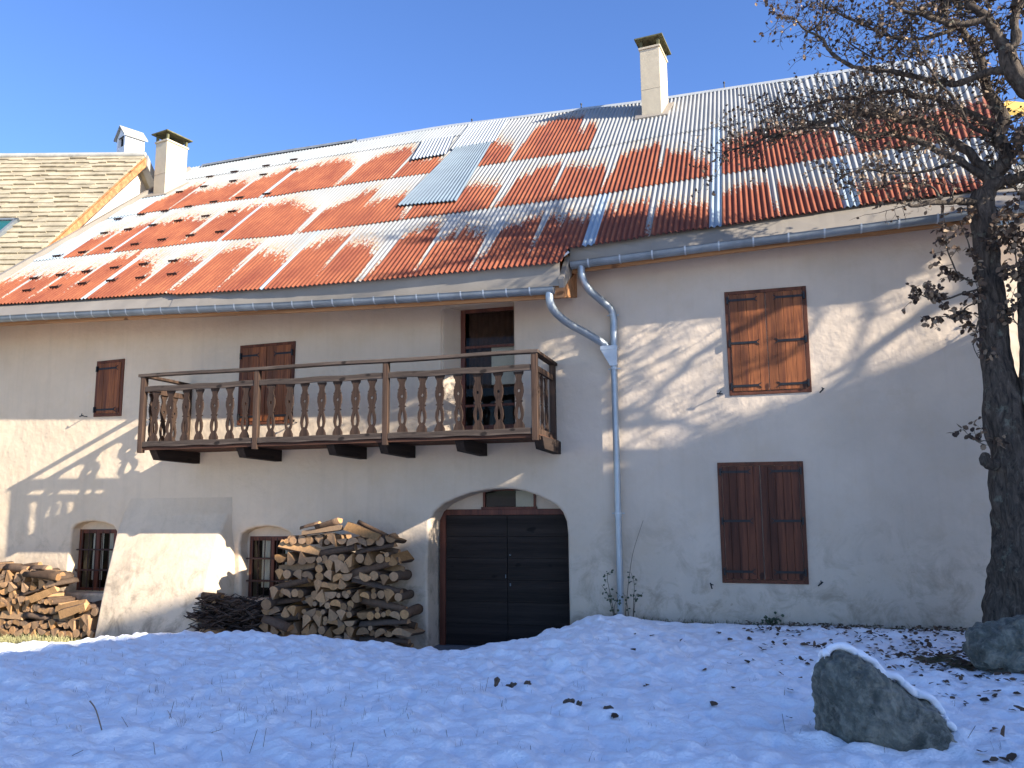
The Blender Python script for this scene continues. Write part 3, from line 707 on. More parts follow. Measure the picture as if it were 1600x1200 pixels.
# ---- downpipes
def smooth_path(pts, n=6):
    pts = [Vector(p) for p in pts]; out = []
    for i in range(len(pts)-1):
        p0 = pts[max(i-1, 0)]; p1 = pts[i]; p2 = pts[i+1]; p3 = pts[min(i+2, len(pts)-1)]
        for k in range(n):
            t = k/n
            out.append(.5*((2*p1)+(p2-p0)*t+(2*p0-5*p1+4*p2-p3)*t*t+(3*p1-p0-3*p2+p3)*t*t*t))
    out.append(pts[-1]); return out
ypipe = -.12
pp = [on_y(858, 456, -1.0), on_y(860, 474, -.98), on_y(868, 488, -.88), on_y(888, 505, -.66), on_y(915, 520, -.38), on_y(940, 535, -.17), on_y(947, 541, -.12)]
mb = MB(); mb.tube(smooth_path(pp), .058, 14); dp1 = obj('downpipe', mb, 'zincnew', house, label='slanting zinc pipe running from the lower gutter to the hopper')
pp = [on_y(908, 416, -.57), on_y(910, 434, -.56), on_y(920, 452, -.48), on_y(940, 470, -.28), on_y(955, 484, -.15), on_y(959, 500, -.12), on_y(959, 520, -.12), on_y(960, 548, -.12)]
mb = MB(); mb.tube(smooth_path(pp), .056, 14); dp2 = obj('downpipe', mb, 'zincnew', house, label='curved zinc pipe from the upper gutter')
xp = on_y(963, 700, -.12).x
mb = MB(); mb.tube([(xp, -.12, on_y(958, 560, -.12).z), (xp, -.12, on_y(963, 760, -.12).z), (xp, -.12, .5)], .048, 16)
mb.tube([(xp, -.12, on_y(963, 806, -.12).z+.06), (xp, -.12, on_y(963, 806, -.12).z-.02)], .055, 16)
for zz_ in (1.35, 3.9):
    mb.tube([(xp, -.12, zz_-.006), (xp, -.12, zz_+.006)], .0515, 16)
dp3 = obj('downpipe', mb, 'zincnew', house, label='long straight zinc downpipe down the wall')
hz1 = on_y(955, 541, -.12).z; hz0 = on_y(958, 572, -.12).z; hx = on_y(945, 541, -.12).x
mb = MB(); mb.hexa([(xp-.05, -.17, hz0), (xp+.05, -.17, hz0), (xp+.05, -.06, hz0), (xp-.05, -.06, hz0), (hx-.05, -.19, hz1-.06), (xp+.06, -.19, hz1-.06), (xp+.06, -.04, hz1-.06), (hx-.05, -.04, hz1-.06)])
mb.box(hx-.055, xp+.065, -.195, -.035, hz1-.06, hz1); obj('pipe_hopper', mb, 'zincclip', house)
def clamp(par, z):
    mb = MB(); mb.tube([(xp, -.12, z-.012), (xp, -.12, z+.012)], .062, 16); mb.box(xp-.09, xp+.09, -.10, -.09, z-.008, z+.008); mb.box(xp-.01, xp+.01, -.09, .01, z-.01, z+.01)
    obj('pipe_clamp', mb, 'zincclip', par)
clamp(dp2, on_y(958, 492, -.12).z); clamp(dp3, on_y(958, 574, -.12).z-.02); clamp(dp3, on_y(963, 802, -.12).z)

# ---- chimneys
def chimney(cx, s, w, d, rot, H, zb, matn, capw, lab):
    base = roofpt(cx, s, 0); ztop = H
    Mx = Matrix.Translation((cx, base.y, 0)) @ Matrix.Rotation(rot, 4, 'Z')
    def b(mb, x0, x1, y0, y1, z0, z1): mb.hexa([Mx @ Vector(q) for q in [(x0, y0, z0), (x1, y0, z0), (x1, y1, z0), (x0, y1, z0), (x0, y0, z1), (x1, y0, z1), (x1, y1, z1), (x0, y1, z1)]])
    mb = MB(); b(mb, -w/2, w/2, 0, d, base.z-.6, ztop)
    jz = lerp(base.z, ztop, .42); b(mb, -w/2-.006, w/2+.006, -.006, d+.006, jz-.008, jz+.008)
    ch = obj('chimney', mb, matn, house, bevel=.012, label=lab)
    mb = MB(); b(mb, -w/2-.025, w/2+.025, -.025, d+.025, ztop, ztop+.05); obj('chimney_collar', mb, matn, ch, bevel=.008)
    z0 = ztop+.05; z1 = z0+.17; q = .055
    for xx in (-w/2, w/2-q):
        for yy in (0, d-q):
            mb = MB(); b(mb, xx, xx+q, yy, yy+q, z0, z1); obj('chimney_post', mb, 'cap', ch)
    mb = MB(); b(mb, -w/2+.07, w/2-.07, .07, d-.07, z0-.02, z0+.05); obj('flue', mb, 'soot', ch)
    c = capw; mb = MB(); b(mb, -w/2-c, w/2+c, -c, d+c, z1, z1+.035); b(mb, -w/2-c+.10, w/2+c-.10, -c+.1, d+c-.10, z1+.035, z1+.055)
    obj('chimney_cap', mb, 'cap', ch, bevel=.006)
    mb = MB()
    r0 = [roofpt(cx-w/2-.14, s-.16, .065), roofpt(cx+w/2+.12, s-.10, .065), roofpt(cx+w/2+.22, s+d*1.25, .065), roofpt(cx-w/2-.14, s+d*1.1, .065)]
    r1 = [v - RN*.05 for v in r0]; mb.hexa(r1+r0); obj('chimney_flashing', mb, 'flash', ch)
    return ch
c0 = roofpt(-1.76, 7.15)
zt = CAM.z + (on_y(1022, 76, c0.y).z - CAM.z)
chimney(-1.76, 7.10, .44, .75, R(-7), zt, 0, 'chimney', .095, 'tall cream chimney with flat slab cap, on the ridge right of centre')
c1 = roofpt(-13.83, 6.0)
chimney(-13.87, 6.0, .42, .62, R(-12), on_y(255, 222, c1.y).z, 0, 'chimney', .085, 'shorter cream chimney beside the neighbouring gable')

# ---- shutters
def quadmap(c):
    """c: four wall points TL,TR,BR,BL -> function (u 0..1 left to right, v 0..1 top to bottom, y)"""
    def f(u, v, y): 
        t = c[0].lerp(c[1], u); b = c[3].lerp(c[2], u); p = t.lerp(b, v); return Vector((p.x, y, p.z))
    return f
def shutters(corners, leaves=2, y=-.02, boards=4, hinges=(.11, .50, .90), name='shutter', fl=None, strap=.36, mt='shutter'):
    c = [on_y(px, py, 0) for px, py in corners]; f = quadmap(c)
    W = (c[1]-c[0]).length; H = (c[3]-c[0]).length; fw = .055/W; fh = .05/H
    mb = MB()
    def b(m, u0, u1, v0, v1, y0, y1): m.hexa([f(u0, v1, y0), f(u1, v1, y0), f(u1, v1, y1), f(u0, v1, y1), f(u0, v0, y0), f(u1, v0, y0), f(u1, v0, y1), f(u0, v0, y1)])
    b(mb, 0, fw, 0, 1, -.022, .1); b(mb, 1-fw, 1, 0, 1, -.022, .1); b(mb, fw, 1-fw, 0, fh, -.020, .1); b(mb, fw, 1-fw, 1-fh, 1, -.020, .1)
    obj('shutter_frame', mb, 'shutter_frame', house, bevel=.004)
    lv = [(fw+.004, .5-.003/W), (.5+.003/W, 1-fw-.004)] if leaves == 2 else [(fw+.004, 1-fw-.004)]
    for k, (u0, u1) in enumerate(lv):
        mb = MB(); n = boards; pos = [0]+sorted([(i+1+random.uniform(-.12, .12))/n for i in range(n-1)])+[1]
        for i in range(n):
            g = .0022/W; dy = random.uniform(-.002, .002)
            b(mb, lerp(u0, u1, pos[i])+g, lerp(u0, u1, pos[i+1])-g, fh+.004/H, 1-fh-.004/H, -.030+dy, .0)
        b(mb, u0+.002, u1-.002, fh+.008/H, 1-fh-.008/H, -.002, .03)
        leaf = obj('shutter_leaf', mb, mt, house, bevel=.003)
        for hv in hinges:
            mb = MB(); L = strap/W*(.5 if leaves == 2 else .8)*2; L = min(L, (u1-u0)*.82)
            hb = .016/H; ua, ub = (u0-fw*.25, u0+L) if k == 0 else (u1-L, u1+fw*.25)
            b(mb, ua, ub, hv-hb, hv+hb, -.040, -.033)
            ue = ub if k == 0 else ua; sg = 1 if k == 0 else -1   # fish tail
            for dv in (-1, 1):
                mb.hexa([f(ue-sg*.02/W, hv+dv*hb*.2-hb*.5, -.0405), f(ue+sg*.03/W, hv+dv*hb*2.2-hb*.4, -.0405), f(ue+sg*.03/W, hv+dv*hb*2.2-hb*.4, -.0335), f(ue-sg*.02/W, hv+dv*hb*.2-hb*.5, -.0335),
                         f(ue-sg*.02/W, hv+dv*hb*.2+hb*.5, -.0405), f(ue+sg*.03/W, hv+dv*hb*2.2+hb*.4, -.0405), f(ue+sg*.03/W, hv+dv*hb*2.2+hb*.4, -.0335), f(ue-sg*.02/W, hv+dv*hb*.2+hb*.5, -.0335)])
            uh = u0-fw*.4 if k == 0 else u1+fw*.4
            b(mb, uh-.013/W, uh+.013/W, hv-.05/H, hv+.05/H, -.062, -.024)
            obj('hinge_strap', mb, 'iron', leaf)
shutters([(1131.5, 457), (1259, 447), (1268.5, 612.5), (1140, 618.5)], hinges=(.09, .505, .915), boards=4)
shutters([(1120.5, 723), (1254.5, 720.5), (1264, 913), (1129, 910.5)], hinges=(.08, .49, .905), boards=5, mt='shutter_dark')
shutters([(376.5, 540.5), (462.5, 533), (457, 661.5), (371, 664.5)], hinges=(.14, .90), boards=4, strap=.30)
shutters([(153, 565), (195.5, 560.5), (190, 650), (147, 651.5)], leaves=1, hinges=(.15, .88), boards=4, strap=.3)
def dog(px, py, dx=0, L=.13):
    p = on_y(px, py, 0); mb = MB()
    mb.tube([p+Vector((0, .02, 0)), p+Vector((0, -L, .0))], .008, 6)
    q = p+Vector((0, -L, 0)); mb.obox(Matrix.Translation(q) @ Matrix.Rotation(R(35+dx), 4, 'Y'), .018, .012, .085); mb.obox(Matrix.Translation(q+Vector((.008, -.006, .02))) @ Matrix.Rotation(R(-20+dx), 4, 'Y'), .014, .008, .05)
    obj('shutter_dog', mb, 'iron', house)
for a in ((1125, 617, 60), (1283, 612, 10), (1112, 914, -50), (1281, 911, 15), (136, 651, 40), (464, 660, 10)): dog(*a)

# ---- garage door in its arch
yd = .46
gx0, gx1 = on_y(697, 900, yd).x, on_y(905, 900, yd).x
gz0, gz1_ = .22, on_y(790, 804.5, yd).z
mid = on_y(793, 900, yd).x
mb = MB()
nb = 6
for xa, xb in ((gx0, mid-.004), (mid+.004, gx1)):
    for i in range(nb):
        z0 = lerp(gz0+.02, gz1_, i/nb)+.002; z1 = lerp(gz0+.02, gz1_, (i+1)/nb)-.002; dy = random.uniform(-.003, .003)
        mb.box(xa, xb, yd+dy, yd+.04, z0, z1)
mb.box(gx0, gx1, yd+.045, yd+.06, gz0, gz1_)
gd = obj('garage_door', mb, 'barn', house, bevel=.003, label='dark brown double plank door under the arch')
mb = MB(); xj = on_y(688, 900, yd).x
mb.box(xj, gx0, yd-.03, yd+.08, gz0, gz1_+.09); mb.box(gx0, gx1, yd-.03, yd+.08, gz1_, gz1_+.09)
obj('door_frame', mb, 'redwood', gd, bevel=.005)
mb = MB(); mb.box(mid-.03, mid-.02, yd-.02, yd, 1.27, 1.32); mb.tube([(mid+.05, yd, 1.62), (mid+.05, yd-.03, 1.62)], .012, 8); mb.box(mid+.04, mid+.055, yd-.02, yd, 1.15, 1.19)
obj('door_latch', mb, 'zinc', gd)
# infill above the lintel, and transom window
a, b_ = on_y(755, 790, yd), on_y(837, 765, yd)
zt_ = gz1_+.09
for xa, xb in ((xj-.4, a.x), (b_.x, gx1+.4)):
    mb = MB(); mb.box(xa, xb, yd+.01, yd+.1, zt_, zt_+.6); obj('arch_infill', mb, 'plaster', house)
mb = MB(); fz0, fz1 = zt_, b_.z+.02
mb.box(a.x-.02, b_.x+.02, yd-.05, yd+.05, fz0, fz0+.035); mb.box(a.x, b_.x, yd-.02, yd+.05, fz1-.03, fz1+.2); mb.box(a.x, a.x+.035, yd-.02, yd+.05, fz0+.035, fz1-.03); mb.box(b_.x-.035, b_.x, yd-.02, yd+.05, fz0+.035, fz1-.03)
tw = obj('transom_window', mb, 'redwood', house, bevel=.004)
mb = MB(); mb.box(a.x+.035, b_.x-.035, yd+.02, yd+.026, fz0+.035, fz1-.03); obj('pane', mb, 'glass', tw)
mb = MB(); xm = on_y(805, 780, yd).x; mb.box(xm, b_.x-.035, yd+.04, yd+.05, fz0+.035, fz1-.03); obj('blind', mb, 'curtain', tw)
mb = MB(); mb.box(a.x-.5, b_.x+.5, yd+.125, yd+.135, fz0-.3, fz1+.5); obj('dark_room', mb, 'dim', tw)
# ---- lower barred windows
def barred(x0, x1, z0, z1, yw, nv, nh, lab, pan):
    mb = MB(); fw = .05
    mb.box(x0, x1, yw, yw+.07, z1-.07, z1); mb.box(x0, x1, yw, yw+.07, z0, z0+.05); mb.box(x0, x0+fw, yw, yw+.07, z0+.05, z1-.07); mb.box(x1-fw, x1, yw, yw+.07, z0+.05, z1-.07)
    xm = (x0+x1)/2; mb.box(xm-.035, xm+.035, yw+.005, yw+.065, z0+.05, z1-.07)
    for i in range(1, 3):
        z = lerp(z0, z1, i/3); mb.box(x0+fw, xm-.035, yw+.02, yw+.05, z-.012, z+.012); mb.box(xm+.035, x1-fw, yw+.02, yw+.05, z-.012, z+.012)
    w = obj('window', mb, 'redwood', house, bevel=.004, label=lab)
    mi = MB(); mi.box(x0-.3, x1+.3, yw+.015, yw+.12, z1, z1+.5); mi.box(x0-.3, x0, yw+.02, yw+.12, z0-.2, z1); mi.box(x1, x1+.3, yw+.02, yw+.12, z0-.2, z1); mi.box(x0, x1, yw+.02, yw+.12, z0-.3, z0)
    obj('plaster_reveal', mi, 'plaster', w)
    for xa, xb in ((x0+fw, xm-.035), (xm+.035, x1-fw)):
        mb = MB(); mb.box(xa, xb, yw+.035, yw+.04, z0+.05, z1-.07); obj('pane', mb, 'glass', w)
    for xa, xb, za in pan:
        mb = MB(); n = 16; vs = []
        for i in range(n+1):
            x = lerp(xa, xb, i/n); y = yw+.055+.008*math.sin(i*1.7); vs += [(x, y, za), (x, y, z1-.07)]
        mb.add(vs, [(2*i, 2*i+2, 2*i+3, 2*i+1) for i in range(n)], 0, True); obj('curtain', mb, 'curtain', w)
    mb = MB()
    for i in range(nv): 
        x = lerp(x0+.03, x1-.03, (i+.5)/nv); mb.tube([(x, yw-.04, z0), (x, yw-.04, z1-.02)], .008, 6)
    for i in range(1, nh+1):
        z = lerp(z0, z1, i/(nh+1)); mb.box(x0-.03, x1+.03, yw-.052, yw-.046, z-.012, z+.012)
    obj('window_grille', mb, 'rustiron', w)
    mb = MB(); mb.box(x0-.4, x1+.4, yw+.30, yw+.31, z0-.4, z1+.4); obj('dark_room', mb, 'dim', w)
yw = .20
a, b_ = on_y(119, 922, yw), on_y(180, 827, yw); barred(a.x, b_.x+.03, a.z+.0, b_.z, yw, 5, 2, 'small barred window beside the sloping buttress', [((a.x+b_.x)/2-.12, (a.x+b_.x)/2+.10, a.z+.18), (b_.x-.17, b_.x-.04, a.z+.05)])
a, b_ = on_y(387, 942, yw), on_y(462, 838, yw); barred(a.x, b_.x, a.z, b_.z, yw, 7, 2, 'small barred window partly behind the tall firewood stack', [(a.x+.21, a.x+.43, a.z+.25), (b_.x-.22, b_.x-.06, a.z+.05)])
# ---- balcony door
yb = .30
a, b_ = on_y(720, 692, yb), on_y(806, 474, yb)
bx0, bx1, bz0, bz1 = a.x, b_.x+.06, bd_z0-.02, b_.z
mb = MB(); mb.add([(bd_x0+.02, .02, bd_z0-.02), (bx0+.02, yb+.06, bd_z0-.02), (bx0+.02, yb+.06, bz1+.3), (bd_x0+.02, .02, bz1+.3), (bd_x0-.2, .1, bd_z0-.02), (bd_x0-.2, .1, bz1+.3), (bx0-.2, yb+.2, bd_z0-.02), (bx0-.2, yb+.2, bz1+.3)], [(0, 1, 2, 3), (4, 0, 3, 5), (1, 6, 7, 2), (0, 4, 6, 1), (3, 2, 7, 5)])
obj('door_reveal', mb, 'plaster', house)
mb = MB(); mb.box(bx0, bx0+.07, yb, yb+.07, bz0, bz1); mb.box(bx1-.05, bx1, yb, yb+.07, bz0, bz1); mb.box(bx0+.07, bx1-.05, yb, yb+.07, bz1-.10, bz1)
mb.box(bx0+.07, bx1-.05, yb+.01, yb+.06, bz0, bz0+.30)
for pyv in (541, 633):
    z = on_y(760, pyv, yb).z; mb.box(bx0+.07, bx1-.05, yb+.01, yb+.05, z-.02, z+.02)
bdo = obj('balcony_door', mb, 'redwood', house, bevel=.004, label='glazed red brown door opening on the balcony')
mb = MB(); mb.box(bx0+.07, bx1-.05, yb+.03, yb+.035, bz0+.30, bz1-.10); obj('pane', mb, 'glass', bdo)
mb = MB(); n = 40; vs = []
for i in range(n+1):
    x = lerp(bx0+.1, bx1-.05, i/n); y = yb+.12+.02*math.sin(i*1.3); vs += [(x, y, bz0+.9), (x, y, bz1)]
mb.add(vs, [(2*i, 2*i+2, 2*i+3, 2*i+1) for i in range(n)], 0, True); obj('curtain', mb, M_plain('brown lace curtain', (.10, .06, .045), .9), bdo)
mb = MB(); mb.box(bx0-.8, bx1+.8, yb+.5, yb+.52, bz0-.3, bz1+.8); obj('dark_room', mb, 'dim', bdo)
mb = MB(); xm = on_y(765, 560, yb).x; mb.box(xm, bx1-.06, yb+.10, yb+.11, bz0+.95, on_y(780, 536, yb).z); obj('blind', mb, 'curtain', bdo)
# reinforcing top closure of recesses
# ================================================================== BALCONY (part of the house)
yF = -1.15; BXL, BXR = on_y(219, 650, yF).x, on_y(835, 600, yF).x+.05
zD = 3.355
mb = MB(); nb = 7
for i in range(nb):
    y0 = lerp(yF+.02, -.005, i/nb); y1 = lerp(yF+.02, -.005, (i+1)/nb)-.008; mb.box(BXL+.02, BXR-.02, y0, y1, zD-.035+random.uniform(-.002, .002), zD)
balc = obj('balcony', mb, 'deck', house, bevel=.003, label='long wooden balcony with sawn flat balusters')
mb = MB(); mb.box(BXL, BXR, yF-.01, yF+.015, zD-.06, zD-.015); obj('edge_beam', mb, 'deck', balc, bevel=.004)
mb = MB(); mb.box(BXR-.02, BXR+.015, yF+.02, 0, zD-.085, zD-.02); obj('edge_beam', mb, 'balc', balc, bevel=.004)
for px in (226, 361, 502, 583, 703, 827):
    p = on_y(px+8, 712, yF+.08); x0 = p.x; w = .13; zt2 = zD-.036; mb = MB()
    mb.hexa([(x0, yF+.16, zt2-.17), (x0+w, yF+.16, zt2-.17), (x0+w, .05, zt2-.19), (x0, .05, zt2-.19), (x0, yF+.04, zt2), (x0+w, yF+.04, zt2), (x0+w, .05, zt2), (x0, .05, zt2)])
    obj('joist', mb, 'joist', balc, bevel=.006)
zR = 4.50
def post(x, y, z0=zD-.10, z1=zR-.03, w=.085):
    mb = MB(); mb.box(x-w/2, x+w/2, y-w/2, y+w/2, z0, z1); return obj('post', mb, 'balc', balc, bevel=.006)
pxs = [on_y(px, 640, yF).x for px in (223.5, 401, 603)] + [BXR-.045]
for x in pxs: post(x, yF)
post(BXR-.045, -.09); post(BXL+.045, -.07)
def rail(x0, x1, y0, y1, z0, z1, nm='handrail', mt='balcx'):
    mb = MB(); n = 14
    if x1-x0 > y1-y0:
        vs = []
        for i in range(n+1):
            x = lerp(x0, x1, i/n); dz = .006*math.sin(i*1.1); vs += [(x, y0, z0+dz), (x, y1, z0+dz), (x, y1, z1+dz), (x, y0, z1+dz)]
        fs = [(3, 2, 1, 0), (4*n, 4*n+1, 4*n+2, 4*n+3)] + [(4*i+k, 4*i+(k+1) % 4, 4*i+4+(k+1) % 4, 4*i+4+k) for i in range(n) for k in range(4)]
        mb.add(vs, fs)
    else: mb.box(x0, x1, y0, y1, z0, z1)
    return obj(nm, mb, mt, balc, bevel=.005)
rail(BXL-.03, BXR+.02, yF-.06, yF+.06, zR-.035, zR+.012)
rail(BXR-.10, BXR+.015, yF+.065, .0, zR-.033, zR+.01, mt='balc'); rail(BXL-.02, BXL+.09, yF+.065, .0, zR-.033, zR+.01, mt='balc')
zM = 4.265; zB = zD+.045
for a_, c_ in zip(pxs, pxs[1:]):
    rail(a_+.045, c_-.045, yF-.035, yF+.01, zM-.04, zM+.045, 'mid_rail', 'balcx'); rail(a_+.045, c_-.045, yF-.035, yF+.01, zB-.055, zB+.03, 'bottom_rail', 'balcx')
for x in (BXR-.045, BXL+.045):
    rail(x-.022, x+.022, yF+.045, -.13, zM-.04, zM+.045, 'mid_rail', 'balc'); rail(x-.022, x+.022, yF+.045, -.13, zB-.055, zB+.03, 'bottom_rail', 'balc')
def baluster_shape():
    H = zM-.04-(zB+.03)
    prof = [(0, .078), (.05, .075), (.10, .055), (.135, .040), (.17, .052), (.25, .066), (.33, .062), (.40, .045), (.455, .036), (.475, .060), (.50, .038), (.56, .052), (.64, .068), (.72, .066), (.765, .055), (.78, .066), (.80, .048), (.86, .036), (.92, .046), (.97, .070), (1., .074)]
    out = [(w, t*H) for t, w in prof] + [(-w, t*H) for t, w in reversed(prof)]
    circ = [(.019*math.cos(a), .66*H+.024*math.sin(a)) for a in [2*math.pi*k/12 for k in range(12)]]
    tear = [(0, .42*H), (-.014, .34*H), (-.026, .24*H), (-.022, .18*H), (0, .155*H), (.022, .18*H), (.026, .24*H), (.014, .34*H)]
    return [out, circ, tear]
vs, fs = plate(baluster_shape(), .026)
mb = MB(); mb.add(vs, fs)
b0 = obj('baluster', mb, 'balc', balc, origin=(0, 0, 0))
places = []
for bay in ((242, 266, 290, 312, 335, 360, 383), (424, 451, 476, 502, 528, 555, 581), (629, 659, 687, 717, 747, 780, 811)):
    for px in bay: places.append((on_y(px, 640, yF).x, yF-.01, 0))
for y in (-.90, -.64, -.38): places.append((BXR-.045-.013, y, 90)); places.append((BXL+.045-.013, y, 90))
for i, (x, y, r) in enumerate(places):
    o = b0 if i == 0 else instance(b0, (0, 0, 0), balc)
    o.location = Vector((x, y, zB+.03)) - wl(balc); o.rotation_euler = (R(random.uniform(-.8, .8)), R(random.uniform(-1.2, 1.2)), R(r+random.uniform(-2.5, 2.5)))
# door step
stp = MB(); a = on_y(640, 1010, -.1); stp.box(-5.0, -2.5, -.42, .62, .10, .235); stp.box(-5.2, -2.3, -.75, -.42, .05, .17)
tag(obj('doorstep', stp, 'stone', house, bevel=.02), None)

# ================================================================== NEIGHBOUR (left)
nb_ = empty('neighbour_house', (-17, 2, .2))
tag(nb_, 'neighbouring house at the far left with a steep stone slab roof and white gable', 'house')
XG = -14.32
A = on_x(228, 243, XG)      # ridge end
B = on_x(0, 450, XG)
slope = (A-B).normalized(); A_ = A; B2 = B - slope*1.6
rdir = Vector((-math.cos(YAW), -math.sin(YAW), 0)).normalized()
nn = rdir.cross(slope).normalized()
if nn.z < 0: nn = -nn
Ls = (A-B2).length; courses = 34
mb = MB()
for k in range(courses):
    s0 = Ls*k/courses; s1 = Ls*(k+1.35)/courses; x = -random.uniform(0, .3)*0
    wv = random.uniform(0, 9)
    while x < 8.5:
        w = random.uniform(.18, .62); j = random.uniform(-.035, .03) + .02*mnoise.noise(Vector((x*.8, k*.4, wv))); hh = random.uniform(.0, .03)
        p = B2 + slope*(s0+j) + rdir*x; q = B2 + slope*min(s1, Ls) + rdir*x
        a1, a2 = p+nn*(.035+hh), p+rdir*(w-.008)+nn*(.035+hh+random.uniform(-.006, .006)); b1, b2 = q+nn*.004, q+rdir*(w-.008)+nn*.004
        mb.hexa([p-nn*.012, p+rdir*(w-.008)-nn*.012, q+rdir*(w-.008)-nn*.02, q-nn*.02, a1, a2, b2, b1]); x += w
obj('roof', mb, 'slab', nb_)
mb = MB(); p0_ = B2-nn*.03; 
mb.hexa([p0_-slope*.05-nn*.02, p0_-slope*.05+rdir*8.5-nn*.02, A+rdir*8.5-nn*.05, A-nn*.05, p0_-slope*.05, p0_-slope*.05+rdir*8.5, A+rdir*8.5-nn*.03, A-nn*.03]); obj('roof_boarding', mb, 'fascia', nb_)
mb = MB(); mb.tube([A+nn*.02, A+rdir*8.5+nn*.02], .07, 10); obj('ridge', mb, 'slabridge', nb_)
# verge (orange board) + dark back verge
mb = MB(); off = Vector((.0, 0, 0)); dn = Vector((0, 0, -1))
o1 = B2-nn*.055; o2 = A-nn*.055
mb.hexa([o1+dn*.20, o1+dn*.20+Vector((.035, 0, 0)), o2+dn*.22+Vector((.035, 0, 0)), o2+dn*.22, o1, o1+Vector((.035, 0, 0)), o2+Vector((.035, 0, 0)), o2]); obj('verge_board', mb, 'fascia', nb_)
bs = Vector((0, slope.y, -slope.z)); e2 = A + bs*2.2
mb = MB(); mb.hexa([A+Vector((-.15, 0, -.28)), A+Vector((.06, 0, -.28)), e2+Vector((.06, 0, -.28)), e2+Vector((-.15, 0, -.28)), A+Vector((-.15, 0, .0)), A+Vector((.06, 0, .0)), e2+Vector((.06, 0, .0)), e2+Vector((-.15, 0, .0))]); obj('back_verge', mb, 'slabridge', nb_)
mb = MB(); mb.hexa([A+rdir*8.5, A, e2, e2+rdir*8.5, A+rdir*8.5+dn*.1, A+dn*.1, e2+dn*.1, e2+rdir*8.5+dn*.1]); obj('back_roof', mb, 'slab', nb_)
# gable wall set in from the verge, roughly triangular
mb = MB(); xi = XG-.32
g = [(B2.y+.3, -.5), (B2.y+.3, B2.z-.1), (A.y, A.z-.12), (e2.y, e2.z-.1), (e2.y, -.5)]
prism_x(mb, xi-.3, xi, g); obj('gable_wall', mb, 'plaster2', nb_)
mb = MB(); p = B2 + rdir*.2; q = B2 + rdir*8.3
mb.hexa([(p.x-.3, p.y+.5, -.5), (q.x, q.y+.5, -.5), (q.x, q.y+.8, -.5), (p.x-.3, p.y+.8, -.5), (p.x-.3, p.y+.5, B2.z-.05), (q.x, q.y+.5, B2.z-.05), (q.x, q.y+.8, B2.z-.05), (p.x-.3, p.y+.8, B2.z-.05)]); obj('wall', mb, 'plaster2', nb_)
# flashing where the roofs meet
mb = MB(); p = roofpt(-14.08, -.3, .06); q = roofpt(-14.35, 8.3, .06); mb.hexa([p-RN*.03+Vector((-.10, 0, 0)), p-RN*.03, q-RN*.03, q-RN*.03+Vector((-.10, 0, 0)), p+RN*.07+Vector((-.10, 0, 0)), p+RN*.07, q+RN*.07, q+RN*.07+Vector((-.10, 0, 0))]); obj('roof_flashing', mb, 'flash', nb_)
# skylight
def on_plane(px, py, P0, n_):
    d = ray(px, py); return CAM + d*(((P0-CAM).dot(n_))/(d.dot(n_)))
k1, k2 = on_plane(32, 347, B2, nn), on_plane(0, 395, B2, nn)
def uvp(k):
    g_ = rdir.dot(slope); a_ = (k-B2).dot(rdir); c_ = (k-B2).dot(slope); return ((a_-g_*c_)/(1-g_*g_), (c_-g_*a_)/(1-g_*g_))
X1, S1 = uvp(k1); S0 = S1-1.15
def rf(x, s, h): return B2 + rdir*x + slope*s + nn*h
mb = MB()
for (xa, xb, sa, sb) in ((X1, X1+1.1, S1-.07, S1), (X1, X1+1.1, S0, S0+.07), (X1, X1+.07, S0, S1), (X1+1.03, X1+1.1, S0, S1)):
    mb.hexa([rf(xa, sa, 0), rf(xb, sa, 0), rf(xb, sb, 0), rf(xa, sb, 0), rf(xa, sa, .11), rf(xb, sa, .11), rf(xb, sb, .11), rf(xa, sb, .11)])
sk = obj('skylight', mb, 'zinc', nb_)
m_, n_, p_ = nt('skylight glass'); p_.inputs['Base Color'].default_value = (.02, .10, .10, 1); p_.inputs['Roughness'].default_value = .08
mb = MB(); mb.hexa([rf(X1+.07, S0+.07, .05), rf(X1+1.03, S0+.07, .05), rf(X1+1.03, S1-.07, .05), rf(X1+.07, S1-.07, .05), rf(X1+.07, S0+.07, .07), rf(X1+1.03, S0+.07, .07), rf(X1+1.03, S1-.07, .07), rf(X1+.07, S1-.07, .07)]); obj('pane', mb, m_, sk)
# its small white chimney with a gabled lid
yC = A.y + .9
a, b_ = on_y(169, 240, yC), on_y(216, 240, yC); zt3 = on_y(200, 212, yC).z; zb3 = a.z-1.2; w3 = b_.x-a.x
Mn = Matrix.Translation(((a.x+b_.x)/2, yC+.25, 0)) @ Matrix.Rotation(R(-25), 4, 'Z') @ Matrix.Diagonal((.72, .62, 1, 1)); hw = w3*.36
def bb(mb, x0, x1, y0, y1, z0, z1): mb.hexa([Mn @ Vector(q) for q in [(x0, y0, z0), (x1, y0, z0), (x1, y1, z0), (x0, y1, z0), (x0, y0, z1), (x1, y0, z1), (x1, y1, z1), (x0, y1, z1)]])
mb = MB(); zo = zt3-.30
bb(mb, -hw, hw, -.42, .42, zb3, zo)
for sx in (-hw, -.07, hw-.12):
    bb(mb, sx, sx+.14, -.42, .42, zo, zt3) if sx != -.07 else None
for yy in (-.42, -.07, .28): bb(mb, -hw+.02, hw-.02, yy, yy+.14, zo, zt3-.002) if yy != -.42 else None
mb.add([Mn @ Vector(q) for q in [(-hw, -.42, zt3), (hw, -.42, zt3), (0, -.42, zt3+.26), (-hw, .42, zt3), (hw, .42, zt3), (0, .42, zt3+.26)]], [(0, 1, 2), (5, 4, 3), (1, 4, 5, 2), (0, 2, 5, 3)])
nc = obj('chimney', mb, 'chimwhite', nb_)
mb = MB()
